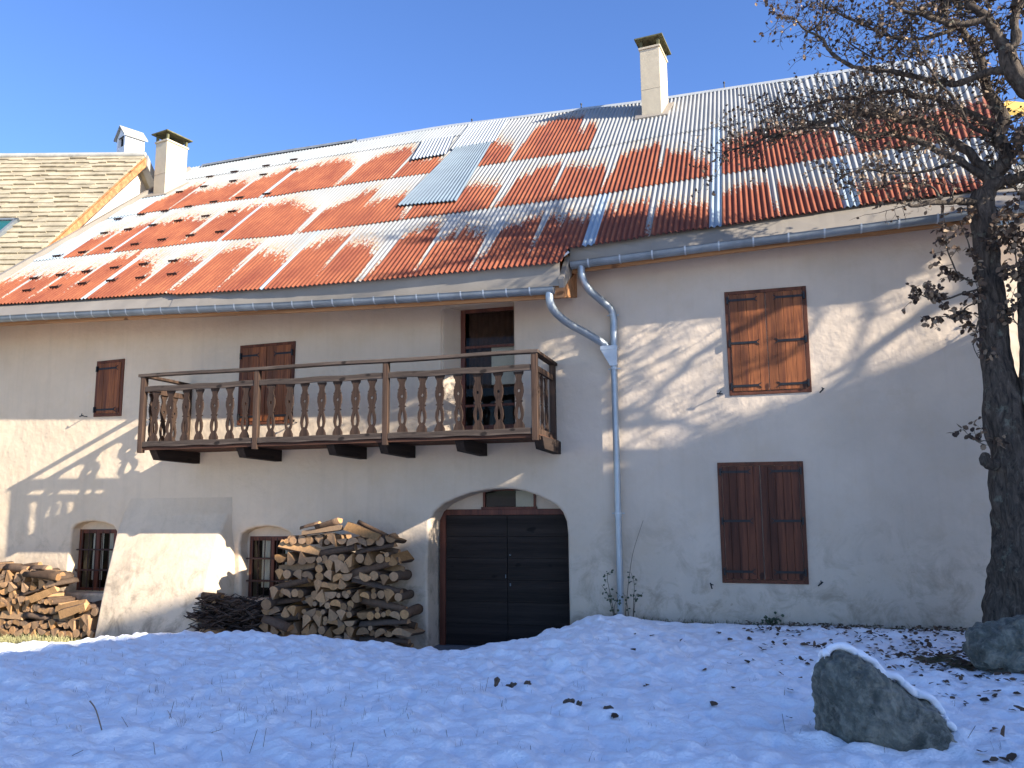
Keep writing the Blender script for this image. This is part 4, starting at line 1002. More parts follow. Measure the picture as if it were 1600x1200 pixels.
for sg in (-1, 1):
    mb.hexa([Mn @ Vector(q) for q in [(sg*(hw+.10), -.52, zt3-.05), (0, -.52, zt3+.27), (0, .52, zt3+.27), (sg*(hw+.10), .52, zt3-.05), (sg*(hw+.10), -.52, zt3-.01), (0, -.52, zt3+.32), (0, .52, zt3+.32), (sg*(hw+.10), .52, zt3-.01)]])
obj('chimney_lid', mb, 'slabridge', nc)
mb = MB(); bb(mb, -hw+.03, hw-.03, -.30, .30, zo, zt3-.01); obj('flue', mb, 'soot', nc)

# ================================================================== HOUSES TO THE RIGHT, AND THE ONE THAT SHADES THE YARD
rb = empty('back_house', (5, 6, .7)); tag(rb, 'pale house with grey shingle roof seen behind the tree trunks at right', 'house')
w0 = on_y(1540, 600, 2.2); 
mb = MB(); mb.hexa([(w0.x-.2, 2.6, -.3), (w0.x+5, 2.2, -.3), (w0.x+5, 8, -.3), (w0.x-.2, 8, -.3), (w0.x-.2, 2.6, 6.8), (w0.x+5, 2.2, 6.8), (w0.x+5, 8, 6.8), (w0.x-.2, 8, 6.8)]); obj('wall', mb, 'plaster2', rb)
pr = on_y(1560, 262, 5.5); pe = on_y(1560, 300, 1.9)
mb = MB(); xa, xb = on_y(1568, 262, 5.5).x, on_y(1568, 262, 5.5).x+7; xc = on_y(1566, 300, 1.9).x
mb.hexa([(xc, 1.9, pe.z-.1), (xb, 1.9, pe.z-.1), (xb, 5.5, pr.z-.1), (xa, 5.5, pr.z-.1), (xc, 1.9, pe.z), (xb, 1.9, pe.z), (xb, 5.5, pr.z), (xa, 5.5, pr.z)]); obj('roof', mb, 'greyroof', rb)
fb = empty('far_chalet', (9, 12, 1)); tag(fb, 'far chalet of which only the yellow timber eave shows, beyond the tree', 'house')
yy = 11.0
q = [on_y(1558, 172, yy), on_y(1574, 155, yy+1.2), on_y(1660, 168, yy+1.2), on_y(1640, 162, yy), on_y(1600, 178, yy)]
a = on_y(1562, 176, yy); b_ = on_y(1700, 160, yy)
mb = MB(); e0 = on_y(1560, 172, yy); e1_ = on_y(1760, 186, yy); r0 = on_y(1572, 157, yy+3); r1_ = on_y(1760, 176, yy+3)
mb.hexa([e0+Vector((0, 0, -.12)), e1_+Vector((0, 0, -.12)), r1_+Vector((0, 0, -.12)), r0+Vector((0, 0, -.12)), e0, e1_, r1_, r0]); obj('eave', mb, 'yellow', fb)
mb = MB(); xw = on_y(1640, 200, yy+1).x; mb.box(xw, xw+6, yy+1, yy+7, 0, e0.z-.1); obj('wall', mb, 'housewall', fb)
mb = MB(); mb.hexa([e0+Vector((.02, 0, .01)), e1_+Vector((0, 0, .01)), r1_+Vector((0, 3, 2.0)), r0+Vector((.1, 3, 2.0)), e0+Vector((.02, 0, .06)), e1_+Vector((0, 0, .06)), r1_+Vector((0, 3, 2.1)), r0+Vector((.1, 3, 2.1))]); 

sh = empty('opposite_house', (22, -11, .8)); tag(sh, 'house across the yard, behind the viewer, whose roof throws the big shadow over the snow', 'house')
def wing(Ra, Rb, near, far, zr, ze, nm):
    dr = (Rb-Ra).normalized(); pn = Vector((dr.y, -dr.x, 0)).normalized()
    if pn.x < 0: pn = -pn
    def hp(t, w, z): q = Ra.lerp(Rb, t) + pn*w; return (q.x, q.y, z)
    zn = lerp(zr, ze, near/far)
    mb = MB(); a, b = -near+.4, far-.5
    vs = [hp(0, a, -.5), hp(1, a, -.5), hp(1, b, -.5), hp(0, b, -.5), hp(0, a, zn+.2), hp(1, a, zn+.2), hp(1, b, ze+.2), hp(0, b, ze+.2), hp(0, 0, zr-.16), hp(1, 0, zr-.16)]
    mb.add(vs, [(0, 1, 5, 4), (2, 3, 7, 6), (1, 2, 6, 9, 5), (3, 0, 4, 8, 7), (4, 5, 9, 8), (6, 7, 8, 9)]); obj('wall', mb, 'plaster2', sh)
    for sg, w, z in ((-1, near, zn), (1, far, ze)):
        mb = MB(); mb.hexa([hp(0, 0, zr-.12), hp(1, 0, zr-.12), hp(1, sg*w, z-.1), hp(0, sg*w, z-.1), hp(0, 0, zr), hp(1, 0, zr), hp(1, sg*w, z), hp(0, sg*w, z)]); obj('roof', mb, 'snowcap' if sg < 0 else 'greyroof', sh)  # unseen near slope snowy and walls pale, chosen to bounce light into the yard
    for t in (.2, .5, .8):
        mb = MB(); c = Vector(hp(t, a-.02, 0))
        for z in (3.0, 6.0):
            mb.obox(Matrix.Translation(c + Vector((0, 0, z))) @ Matrix.Rotation(math.atan2(dr.y, dr.x), 4, 'Z'), .9, .06, 1.2)
        obj('shutter_leaf', mb, 'shutter', sh)
wing(Vector((25.8, -7.05, 0)), Vector((21.35, -10.8, 0)), 4.0, 5.5, 15.0, 10.5, 'main')
wing(Vector((21.4, -10.7, 0)), Vector((16.6, -16.2, 0)), 3.2, 4.6, 13.6, 9.8, 'annex')

# ================================================================== BOULDERS
def boulder(outline_px, dist, depth, name, seed, lab, base_drop=.12):
    """outline in the picture read at its own distance, lofted to real depth, then roughened"""
    ctr = Vector((0, 0, 0)); pts = []
    for px, py in outline_px: pts.append(CAM + ray(px, py)*dist)
    for p in pts: ctr += p
    ctr /= len(pts)
    bm = bmesh.new()
    fwd = Vector((FW.x, FW.y, 0)).normalized()
    n = len(pts); rings = []
    for t, sc, dz in ((-.50, .0, 0), (-.46, .45, .0), (-.34, .78, .0), (-.12, .97, 0), (.10, 1.0, 0), (.30, .92, -.02), (.46, .68, -.04), (.52, .0, -.05)):
        if sc == 0: rings.append([bm.verts.new(ctr + fwd*depth*t + Vector((0, 0, -.05)))]); continue
        rings.append([bm.verts.new(ctr + (p-ctr)*sc + fwd*depth*t + Vector((0, 0, dz))) for p in pts])
    for a, b in zip(rings, rings[1:]):
        for i in range(n):
            j = (i+1) % n
            if len(a) == 1: bm.faces.new((a[0], b[i], b[j]))
            elif len(b) == 1: bm.faces.new((a[i], b[0], a[j]))
            else: bm.faces.new((a[i], b[i], b[j], a[j]))
    bmesh.ops.recalc_face_normals(bm, faces=bm.faces)
    bmesh.ops.subdivide_edges(bm, edges=bm.edges, cuts=3, use_grid_fill=True, smooth=.25)
    bmesh.ops.subdivide_edges(bm, edges=bm.edges, cuts=2, use_grid_fill=True)
    rs = random.Random(int(seed*10))
    for _ in range(16):
        nn_ = Vector((rs.uniform(-1, 1), rs.uniform(-1, 1), rs.uniform(-.6, 1))).normalized()
        mx_ = max((v.co-ctr).dot(nn_) for v in bm.verts); lim = mx_*rs.uniform(.80, .95)
        for v in bm.verts:
            q = (v.co-ctr).dot(nn_)
            if q > lim: v.co -= nn_*(q-lim)*.92
    bm.normal_update(); sz = (pts[0]-ctr).length
    for v in bm.verts:
        p = v.co*2.2 + Vector((seed, 0, 0))
        cell = mnoise.voronoi(v.co*4.0+Vector((seed, 2, 1)))[0]
        c2v = mnoise.voronoi(v.co*9.0+Vector((seed, 5, 1)))[0]
        d = .045*mnoise.fractal(p, .8, 2.1, 6) + .05*(cell[1]-cell[0]) - .01 + .022*(c2v[1]-c2v[0])
        d += .014*mnoise.noise(v.co*22) + .008*mnoise.noise(v.co*50)
        v.co += v.normal*d
    me = bpy.data.meshes.new(name); 
    for v in bm.verts: v.co -= ctr
    bm.normal_update(); bm.to_mesh(me); bm2 = bm
    me.materials.append(MAT['rock']); o = bpy.data.objects.new(name, me); link(o, None, ctr); tag(o, lab, 'boulder')
    return o, bm2, ctr
b1, bm1, c1_ = boulder([(1284, 1040), (1300, 1026), (1322, 1027), (1345, 1034), (1372, 1046), (1400, 1062), (1432, 1086), (1462, 1110), (1480, 1140), (1490, 1180), (1482, 1215), (1440, 1235), (1390, 1240), (1340, 1235), (1305, 1215), (1292, 1170), (1284, 1120), (1281, 1075)], 5.35, .62, 'boulder', 3.0, 'large grey boulder with a band of snow on its back, at the lower right')
# snow cap on it: the upward faces, lifted
def snow_on(bm, ctr, name, lab, zmin, th, cond):
    import bmesh as B
    bm = bm.copy(); bm.normal_update()
    dele = [f for f in bm.faces if not cond(f)]
    B.ops.delete(bm, geom=dele, context='FACES')
    for v in bm.verts: v.co += Vector((0, 0, .004)) + v.normal*.004
    r = B.ops.solidify(bm, geom=bm.faces[:], thickness=-th)
    bnd = set()
    for e in bm.edges:
        if len(e.link_faces) >= 1: pass
    for v in bm.verts:
        v.co += Vector((0, 0, 1))*(.018*mnoise.noise(v.co*7)) + v.normal*.008*mnoise.noise(v.co*25)
    for _ in range(3): B.ops.smooth_vert(bm, verts=bm.verts, factor=.5, use_axis_x=True, use_axis_y=True, use_axis_z=True)
    B.ops.recalc_face_normals(bm, faces=bm.faces)
    me = bpy.data.meshes.new(name); bm.to_mesh(me); me.materials.append(MAT['snowcap'])
    for p in me.polygons: p.use_smooth = True
    o = bpy.data.objects.new(name, me); link(o, None, ctr); tag(o, lab, 'snow'); return o
snow_on(bm1, c1_, 'snow_cap', 'band of snow lying along the back of the large boulder', 0, .05, lambda f: f.normal.z > .30 and f.calc_center_median().dot(Vector((-_sy, _cy, 0))) > -.02 and f.calc_center_median().z > -.20 and f.calc_center_median().dot(RT0) > -.33)
b2, bm2_, c2_ = boulder([(1520, 1008), (1530, 990), (1550, 980), (1578, 966), (1604, 958), (1645, 966), (1680, 1000), (1684, 1060), (1645, 1100), (1592, 1100), (1564, 1072), (1540, 1048), (1524, 1030)], 7.5, .8, 'boulder', 11.0, 'brownish grey boulder at the foot of the tree, cut by the right edge')

# ================================================================== FIREWOOD
def log_mesh(kind, L, r, seed):
    rr = random.Random(seed); mb = MB()
    if kind == 'round': prof = [(math.cos(a)*r*rr.uniform(.93, 1.05), math.sin(a)*r*rr.uniform(.93, 1.05), 0) for a in [2*math.pi*k/12 for k in range(12)]]; split = set()
    elif kind == 'half':
        prof = [(math.cos(a)*r*1.1*rr.uniform(.95, 1.04), math.sin(a)*r*1.05-.3*r) for a in [math.pi*k/8 for k in range(9)]]; prof += [(-.4*r, -.34*r), (.4*r, -.28*r)]; split = {8, 9, 10}
    else:   # wedge / quarter
        w = rr.uniform(.75, 1.15); prof = [(-.1*r, 1.15*r)] + [(math.cos(a)*r*w, -.25*r+math.sin(a)*r*.8) for a in [R(-25-i*130/6) for i in range(7)]]; split = {0, 7}
    prof = [(p[0], p[1]) for p in prof]
    n = len(prof); ns = 4; vs = []; ph = rr.uniform(0, 6)
    for j in range(ns+1):
        t = j/ns-.5; bx = .010*math.sin(t*3+ph); bz = .010*math.cos(t*2.4+ph); sc = 1+.10*math.sin(t*4+ph)
        for k, (x, z) in enumerate(prof):
            jj = rr.uniform(-.003, .003) if 0 < j < ns else 0
            vs.append((x*sc+bx+jj, t*L + rr.uniform(-.004, .004)*(j in (0, ns)), z*sc+bz+jj))
    for j in range(ns):
        for k in range(n):
            k2 = (k+1) % n; mb.add([vs[j*n+k], vs[j*n+k2], vs[(j+1)*n+k2], vs[(j+1)*n+k]], [(0, 1, 2, 3)], 2 if k in split else 0, k not in split)
    mb.add(vs[:n], [tuple(reversed(range(n)))], 1); mb.add(vs[-n:], [tuple(range(n))], 1)
    # normals consistent
    me = bpy.data.meshes.new('firewood_log'); me.from_pydata(mb.v, [], mb.f)
    for m in ('logbark', 'logend', 'logsplit'): me.materials.append(MAT[m])
    me.polygons.foreach_set('material_index', mb.m); me.polygons.foreach_set('use_smooth', mb.smooth)
    bm = bmesh.new(); bm.from_mesh(me); bmesh.ops.remove_doubles(bm, verts=bm.verts, dist=.0005); bmesh.ops.recalc_face_normals(bm, faces=bm.faces); bm.to_mesh(me); bm.free(); me.update()
    return me
ENDK = [log_mesh(k, .5, r, i) for i, (k, r) in enumerate([('wedge', .086), ('wedge', .096), ('wedge', .078), ('round', .048), ('round', .062), ('round', .034), ('half', .072), ('half', .084), ('wedge', .104), ('wedge', .084), ('round', .074), ('half', .092)])]
ENDR = [.084, .094, .076, .050, .064, .036, .070, .078, .102, .084, .076, .088]
LATK = [log_mesh(k, 1.0, r, 50+i) for i, (k, r) in enumerate([('half', .068), ('wedge', .070), ('round', .055), ('half', .062), ('wedge', .062), ('round', .062)])]
LOGN = []; ROWS = [0]
def put_log(me, loc, rot, lab, grp, sc=(1, 1, 1)):
    o = bpy.data.objects.new('firewood_log', me); COL.objects.link(o); o.location = loc; o.rotation_euler = rot; o.scale = sc
    tag(o, lab, 'firewood log', grp); LOGN.append((o, lab, ROWS[0]))
GA = 'firewood logs in the tall stack'; GB = 'firewood logs in the low stack'
LE = 'short firewood log seen end-on in the tall stack between barred window and arched door'
LL = 'firewood log lying lengthwise in the tall stack between barred window and arched door'
LE2 = 'sunlit firewood log seen end-on in the low stack at the left edge'
LL2 = 'sunlit firewood log lying lengthwise in the low stack at the left edge'
rr = random.Random(21)
def end_row(x0, x1, z, yfront, lab, grp, wav=.015):
    x = x0
    while x < x1:
        i = rr.randrange(len(ENDK)); r = ENDR[i]
        if x + 1.6*r > x1+.03: break
        flip = rr.choice((0, math.pi)) + rr.uniform(-.5, .5)
        dz = 0
        if r < .055 and rr.random() < .5:
            dz = 0; put_log(ENDK[i], (x+r, yfront+.25+rr.uniform(-.03, .03), z-.055+r), (rr.uniform(-.04, .04), flip, rr.uniform(-.06, .06)), lab, grp)
            put_log(ENDK[5], (x+r+rr.uniform(-.01, .01), yfront+.25+rr.uniform(-.03, .03), z-.055+2*r+.03), (0, 0, rr.uniform(-.06, .06)), lab, grp)
        else:
            put_log(ENDK[i], (x+r, yfront+.25+rr.uniform(-.04, .03), z+rr.uniform(-wav, wav)), (rr.uniform(-.05, .05), flip, rr.uniform(-.08, .08)), lab, grp)
        x += 1.86*r
def lat(x0, x1, z, yfront, lab, grp, tilt=0):
    L = x1-x0
    for dy in (0.02,):
        i = rr.randrange(len(LATK)); put_log(LATK[i], ((x0+x1)/2, yfront+.06+dy+rr.uniform(-.02, .02), z+rr.uniform(-.01, .01)), (rr.uniform(-.3, .3), tilt+rr.uniform(-.03, .03), math.pi/2+rr.uniform(-.07, .07)), lab, grp, (1, L, 1))
    if rr.random() < .5: put_log(LATK[rr.randrange(len(LATK))], ((x0+x1)/2+rr.uniform(-.05, .05), yfront+.32, z+rr.uniform(-.01, .01)), (rr.uniform(-.3, .3), tilt, math.pi/2), lab, grp, (1, L*.95, 1))
yP = -.75
def xP(px): return on_y(px, 900, yP).x
# stack outline (z -> left and right x) from its measured silhouette
def zP(py): return on_y(520, py, yP).z
OUT = [(zP(1003), xP(410), xP(640)), (zP(960), xP(409), xP(640)), (zP(925), xP(422), xP(628)), (zP(900), xP(431), xP(625)), (zP(870), xP(432), xP(621)), (zP(850), xP(434), xP(614)), (zP(838), xP(460), xP(604)), (zP(825), xP(478), xP(585)), (zP(812), xP(505), xP(555))]
def outl(z):
    l = interp([(a, b) for a, b, c in OUT], z); r_ = interp([(a, c) for a, b, c in OUT], z); return l, r_
z = zP(1003)+.02; k = 0; ztopP = zP(833); H_ = .131
while z < ztopP:
    ROWS[0] += 1
    l, r_ = outl(z); w = r_-l; hi = z > zP(880)
    if hi:
        if k % 2 == 0:
            cut = [l, l+w*.36, l+w*.66, r_] if w > 1.5 else [l, l+w*.5, r_]
            for a, b in zip(cut, cut[1:]): lat(a, b-.01, z+rr.uniform(-.015, .015), yP, LL, GA, rr.uniform(-.05, .05))
        else: end_row(l, r_, z, yP, LE, GA)
    else:
        if k % 2 == 0:
            lat(l, l+.62, z, yP, LL, GA); end_row(l+.66, r_-.82, z, yP, LE, GA, .03)
            lat(r_-.80, r_-.02, z, yP, LL, GA)
        else: end_row(l, l+.64, z, yP, LE, GA, .02); end_row(l+.68, r_-.82, z, yP, LE, GA, .03); end_row(r_-.80, r_, z, yP, LE, GA, .02)
    z += H_; k += 1
def special(px0, py0, px1, py1, i, lab, yy=yP, rot=0, s=1.0, mesh=None):
    a = on_y(px0, py0, yy); b = on_y(px1, py1, yy); d = b-a; ang = math.atan2(d.z, d.x)
    o = bpy.data.objects.new('firewood_log', mesh or LATK[i]); COL.objects.link(o); o.location = (a+b)/2; o.rotation_mode = 'QUATERNION'
    q = Vector((0, 1, 0)).rotation_difference(d.normalized()); o.rotation_quaternion = q @ Matrix.Rotation(rot, 3, 'Y').to_quaternion(); o.scale = (s, d.length, s)
    tag(o, lab, 'firewood log', GA if px0 > 380 else GB)
special(541, 822, 592, 842, 1, 'pale split plank log slanting down on the right shoulder of the tall stack', yP-.02, 2.6, 1.0)
special(560, 815, 606, 840, 2, 'dark bark log lying topmost on the right shoulder of the tall stack', yP+.14, 0, .7)
special(495, 822, 531, 812, 0, 'yellow split log perched on the very top of the tall stack', yP+.02, 2.8, 1.05)
special(470, 826, 500, 818, 3, 'grey split log on the left slope of the top of the tall stack', yP+.10, 0, .7)
special(472, 834, 535, 824, 4, 'long thin split log just under the topmost log of the tall stack', yP-.0, 0, .6)
special(412, 968, 455, 982, 0, 'broad split log tilted at the lower left corner of the tall stack', yP-.08, .4, 1.2)
# low stack, left edge
yQ = -.72
prof2 = [(on_y(-60, 880, yQ).x, on_y(0, 888, yQ).z), (on_y(0, 900, yQ).x, on_y(0, 889, yQ).z), (on_y(85, 900, yQ).x, on_y(85, 897, yQ).z), (on_y(92, 930, yQ).x, on_y(92, 930, yQ).z), (on_y(150, 940, yQ).x, on_y(150, 944, yQ).z)]
zB0 = on_y(60, 992, yQ).z; z = zB0+.03; k = 0; xL = on_y(-70, 900, yQ).x
while z < on_y(0, 889, yQ).z:
    ROWS[0] += 1
    # right limit at this height
    xr = max([p[0] for p in prof2 if p[1] >= z] or [xL]); 
    if z > on_y(85, 900, yQ).z: xr = on_y(70, 900, yQ).x
    if k % 3 == 2:
        x = xL
        while x < xr-.2:
            L = rr.uniform(.4, .6); lat(x, min(x+L, xr), z, yQ, LL2, GB, rr.uniform(-.15, .15)); x += L+.02
            if rr.random() < .5:
                w = rr.uniform(.2, .4); end_row(x, min(x+w, xr), z, yQ, LE2, GB, .03); x += w
    else: end_row(xL, xr, z, yQ, LE2, GB, .03)
    z += .128; k += 1
special(38, 898, 92, 902, 5, 'bark covered log near the top of the low stack at the left edge', yQ-.04, 0, .9)
special(48, 936, 88, 920, 1, 'pale log slanting up on the shoulder of the low stack at the left edge', yQ-.06, .5, .85)
special(94, 960, 135, 948, 1, 'long yellow split log sticking out on the right end of the low stack', yQ-.10, 2.6, .95)
special(88, 953, 136, 941, 4, 'thin split log lying on the right end of the low stack by the buttress', yQ-.02, 0, .8)
special(50, 895, 98, 898, 3, 'orange split log topmost on the low stack at the left edge', yQ+.03, 0, .9)
special(120, 962, 152, 955, 2, 'shaded log at the right end of the low stack, against the buttress', yQ+.10, 0, 1.2)

ORD = ['first', 'second', 'third', 'fourth', 'fifth', 'sixth', 'seventh', 'eighth', 'ninth', 'tenth', 'eleventh', 'twelfth', 'thirteenth', 'fourteenth', 'fifteenth', 'sixteenth', 'seventeenth', 'eighteenth', 'nineteenth', 'twentieth', 'twenty-first', 'twenty-second', 'twenty-third', 'twenty-fourth', 'twenty-fifth', 'twenty-sixth', 'twenty-seventh', 'twenty-eighth', 'twenty-ninth', 'thirtieth']
for grp_, nm_ in ((GA, 'tall'), (GB, 'low')):
    rws = sorted({r for o, l, r in LOGN if o.get('group') == grp_})
    for ri, rw in enumerate(rws):
        for typ in (LE if nm_ == 'tall' else LE2, LL if nm_ == 'tall' else LL2):
            L__ = sorted([o for o, l, r in LOGN if r == rw and l == typ and o.get('group') == grp_], key=lambda o: (o.location.x, o.location.z))
            how = 'end-on log' if typ in (LE, LE2) else 'lengthwise log'
            for i, o in enumerate(L__): o['label'] = '%s %s from the left in the %s row up of the %s firewood stack' % (ORD[min(i, 29)], how, ORD[ri], nm_)

# brushwood heap
mb = MB(); r3 = random.Random(4)
for i in range(1300):
    t = r3.random(); px = lerp(312, 415, t); 
    ztop = interp([(0, on_y(300, 958, -.6).z), (.15, on_y(320, 928, -.6).z), (.6, on_y(365, 938, -.6).z), (1, on_y(410, 945, -.6).z)], t)
    zz = r3.uniform(.22, ztop); x = on_y(px, 950, -.6).x; y = r3.uniform(-.85, -.2)
    L = r3.uniform(.12, .34); a = r3.uniform(-.6, .6); e_ = r3.uniform(-.45, .5); d = Vector((math.cos(a)*math.cos(e_), math.sin(a)*.7, math.sin(e_)))
    if r3.random() < .35: d = Vector((r3.uniform(-.4, .4), -1, r3.uniform(-.3, .3))).normalized()
    p = Vector((x, y, zz)); m_ = p + d*L*.5 + Vector((r3.uniform(-.03, .03), 0, r3.uniform(-.03, .03))); r = r3.choice((.004, .006, .008, .012, .016))
    mb.tube([p-d*L*.5, m_*.5+p*.5, p+d*L*.5], [r, r, r*.6], 5)
tag(obj('brushwood_pile', mb, 'twig'), 'heap of dark twigs and brushwood between the buttress and the tall firewood stack', 'brushwood', None, 'stuff')
special(316, 930, 348, 935, 5, 'reddish bark log lying on the top left of the brushwood heap', -.62, 0, .85)
a = on_y(418, 945, -.85); o = bpy.data.objects.new('firewood_log', ENDK[10]); COL.objects.link(o); o.location = (a.x, -.62, a.z); o.rotation_euler = (0, .4, 0); o.scale = (1.25, 1, 1.25); tag(o, 'round log with a pale sawn face, at the lower left corner of the tall stack', 'firewood log', GA)
mb = MB(); a = on_y(310, 998, -.9); b_ = on_y(342, 984, -.9); mb.box(a.x, b_.x, -.9, -.65, .18, b_.z); mb2 = mb
wb = obj('wooden_block', mb, 'logend', bevel=.02); tag(wb, 'squared pale timber block on the ground under the brushwood heap', 'wood block')
mb = MB(); c = (a+b_)/2; mb.obox(Matrix.Translation((c.x, -.905, c.z+.02)) @ Matrix.Rotation(-.2, 4, 'Y'), .10, .008, .015); obj('slot', mb, 'soot', wb)

# rubble by the door
r4 = random.Random(8)
for i, (px, py, s) in enumerate([(610, 1002, .11), (628, 1008, .13), (645, 1006, .16), (655, 1014, .10), (636, 1000, .09), (602, 1010, .07)]):
    p = on_y(px, py, -.95); bm = bmesh.new(); bmesh.ops.create_icosphere(bm, subdivisions=3, radius=s)
    for v in bm.verts: v.co = Vector((v.co.x*1.3, v.co.y, v.co.z*.7)) * (1+.25*mnoise.noise(v.co*9+Vector((i*3, 0, 0))))
    me = bpy.data.meshes.new('rubble_stone'); bm.to_mesh(me); bm.free(); me.materials.append(MAT['stone']); o = bpy.data.objects.new('rubble_stone', me); COL.objects.link(o); o.location = (p.x, -.80+r4.uniform(-.1, .1), .20+s*.4)
    tag(o, '%s grey stone from the left in the rubble beside the doorstep' % ORD[[602, 610, 628, 636, 645, 655].index(px)], 'stone', 'rubble stones beside the doorstep')

# ================================================================== PLANTS
def leaf_quad(mb, p, d, up, L, W, tone, tones, mi=0):
    d = d.normalized(); s = d.cross(up)
    if s.length < 1e-4: s = d.orthogonal()
    s.normalize(); nrm = s.cross(d)
    a = p; b = p + d*L*.35 + s*W*.5 + nrm*.12*L; b2 = p + d*L*.75 + s*W*.42 + nrm*.05*L; c = p + d*L; e2 = p + d*L*.75 - s*W*.42 + nrm*.05*L; e = p + d*L*.35 - s*W*.5 + nrm*.12*L; mid = p + d*L*.5
    k = len(mb.v); mb.add([a, b, b2, c, e2, e, mid], [(0, 1, 6), (1, 2, 6), (2, 3, 6), (3, 4, 6), (4, 5, 6), (5, 0, 6)], mi, False); tones += [tone]*7
def weed(base, stems, name, lab, seed, leafmat='leafgreen', ls=.035):
    r = random.Random(seed); root = empty(name, base); tag(root, lab, 'plant')
    mbs, mbl, tn = MB(), MB(), []
    for pts, nl in stems:
        pts = [Vector(p) for p in pts]; path = smooth_path(pts, 5); mbs.tube(path, [lerp(.006, .0025, i/(len(path)-1)) for i in range(len(path))], 5)
        for i in range(nl):
            q = path[min(len(path)-1, int(lerp(.25, 1, i/max(nl-1, 1))*(len(path)-1)))]
            for k in range(r.choice((1, 2, 3))):
                d = Vector((r.uniform(-1, 1), r.uniform(-1, .3), r.uniform(-.5, .5))).normalized(); off = d*r.uniform(.0, .06)
                mbs.tube([q, q+off], .0015, 3); leaf_quad(mbl, q+off, d+Vector((0, 0, -.3)), Vector((0, r.uniform(-1, -.2), r.uniform(-.2, 1))), ls*r.uniform(.8, 1.5), ls*r.uniform(.7, 1.1), 0, tn)
    obj('stem', mbs, 'stem', root)
    if mbl.v: obj('foliage', mbl, leafmat, root)
def Y(px, py, y): return on_y(px, py, y)
weed(Y(965, 968, -.3), [([Y(962, 972, -.3), Y(955, 935, -.32), Y(949, 905, -.33), Y(951, 895, -.33)], 9), ([Y(961, 970, -.28), Y(950, 930, -.3), Y(940, 915, -.32)], 6), ([Y(962, 972, -.32), Y(960, 948, -.35), Y(968, 930, -.36)], 6)], 'weed', 'leafy weed growing left of the downpipe foot', 31)
weed(Y(990, 972, -.3), [([Y(989, 975, -.3), Y(990, 940, -.32), Y(991, 912, -.33), Y(986, 895, -.33)], 10), ([Y(989, 972, -.3), Y(994, 930, -.3), Y(1002, 933, -.3)], 6), ([Y(984, 975, -.3), Y(980, 945, -.32), Y(976, 930, -.3)], 5)], 'weed', 'leafy weed growing right of the downpipe foot', 32)
weed(Y(978, 972, -.25), [([Y(976, 975, -.25), Y(980, 930, -.26), Y(984, 895, -.27), Y(990, 860, -.27), Y(1005, 813, -.27)], 0)], 'dry_stalk', 'tall thin bare stalk leaning right beside the downpipe', 33)
weed(Y(1205, 978, -.15), [([Y(1203, 980, -.15), Y(1198, 972, -.2), Y(1193, 968, -.25)], 6), ([Y(1205, 980, -.15), Y(1208, 970, -.2), Y(1216, 963, -.2)], 8), ([Y(1206, 980, -.15), Y(1204, 970, -.2), Y(1206, 966, -.25)], 6), ([Y(1204, 982, -.15), Y(1190, 978, -.2), Y(1180, 976, -.25)], 4)], 'weed', 'small dark green plant at the wall foot under the lower shutters', 34, 'leafgreen', .04)

# dry stalks on the snow
stl = [((160, 1162), (150, 1110), (140, 1095)), ((262, 1142), (272, 1096)), ((270, 1140), (262, 1110)), ((303, 1050+88), (314, 1118)), ((205, 1150), (190, 1120)), ((388, 1172), (402, 1140)), ((410, 1172), (416, 1138)), ((243, 1180), (240, 1160)), ((485, 1132), (487, 1110)), ((640, 1140), (636, 1115)), ((350, 1187), (345, 1172)), ((313, 1148), (345, 1140)), ((90, 1195), (130, 1172)), ((1510, 1162), (1524, 1134)), ((1228, 1140), (1222, 1115)), ((830, 1190), (829, 1165)), ((757, 1075), (763, 1058)), ((547, 1195), (553, 1160)), ((605, 1160), (600, 1140)), ((700, 1165), (697, 1140))]
LOC = ['at the lower left', 'left of centre', 'in the middle of the snow', 'at the right']
for i, s in enumerate(stl):
    base = on_z(s[0][0], s[0][1], .86); base.z = gz(base.x, base.y)-.03
    mb = MB(); dist = (base-CAM).dot(FW); pts = [base]
    for q in s[1:]: pts.append(CAM + ray(*q)*(dist+random.uniform(-.05, .05)))
    mb.tube(smooth_path(pts, 4), [.0065 if i == 0 else .0032]*1 if False else (.0045 if i == 0 else .0019), 5)
    o = obj('dry_stalk', mb, 'stalk', origin=base)
    if i == 0: tag(o, 'thickest dry brown stalk standing in the snow at the lower left', 'stalk', 'dry stalks in the snow')
    elif i == 13: tag(o, 'straight dry stalk in the snow just right of the large boulder', 'stalk', 'dry stalks in the snow')
    else: tag(o, '%s dry grass stalk from the left poking out of the foreground snow' % ORD[sorted(range(len(stl)), key=lambda q: stl[q][0][0]).index(i)], 'stalk', 'dry stalks in the snow')
# grass at the wall foot
def grass(name, lab, x0, x1, y0, y1, n, matn, h0, h1, seed):
    r = random.Random(seed); mb = MB()
    for i in range(n):
        x = r.uniform(x0, x1); y = r.uniform(y0, y1); z = gz(x, y)-.02; h = r.uniform(h0, h1); a = r.uniform(0, 6.3); l = r.uniform(.3, 1.4)*h; w = .0035
        p = Vector((x, y, z)); t1 = p + Vector((math.cos(a)*l*.4, math.sin(a)*l*.4, h*.7)); t2 = p + Vector((math.cos(a)*l, math.sin(a)*l, h*r.uniform(.5, 1.0)))
        s = Vector((-math.sin(a), math.cos(a), 0))*w
        mb.add([p-s, p+s, t1+s*.8, t1-s*.8, t2], [(0, 1, 2, 3), (3, 2, 4)])
    tag(obj(name, mb, matn), lab, 'grass', None, 'stuff')
grass('dry_grass', 'sunlit dry yellow grass in front of the low firewood stack at the left edge', -13.6, -9.7, -2.5, -.85, 11000, 'drygrass', .05, .20, 1)
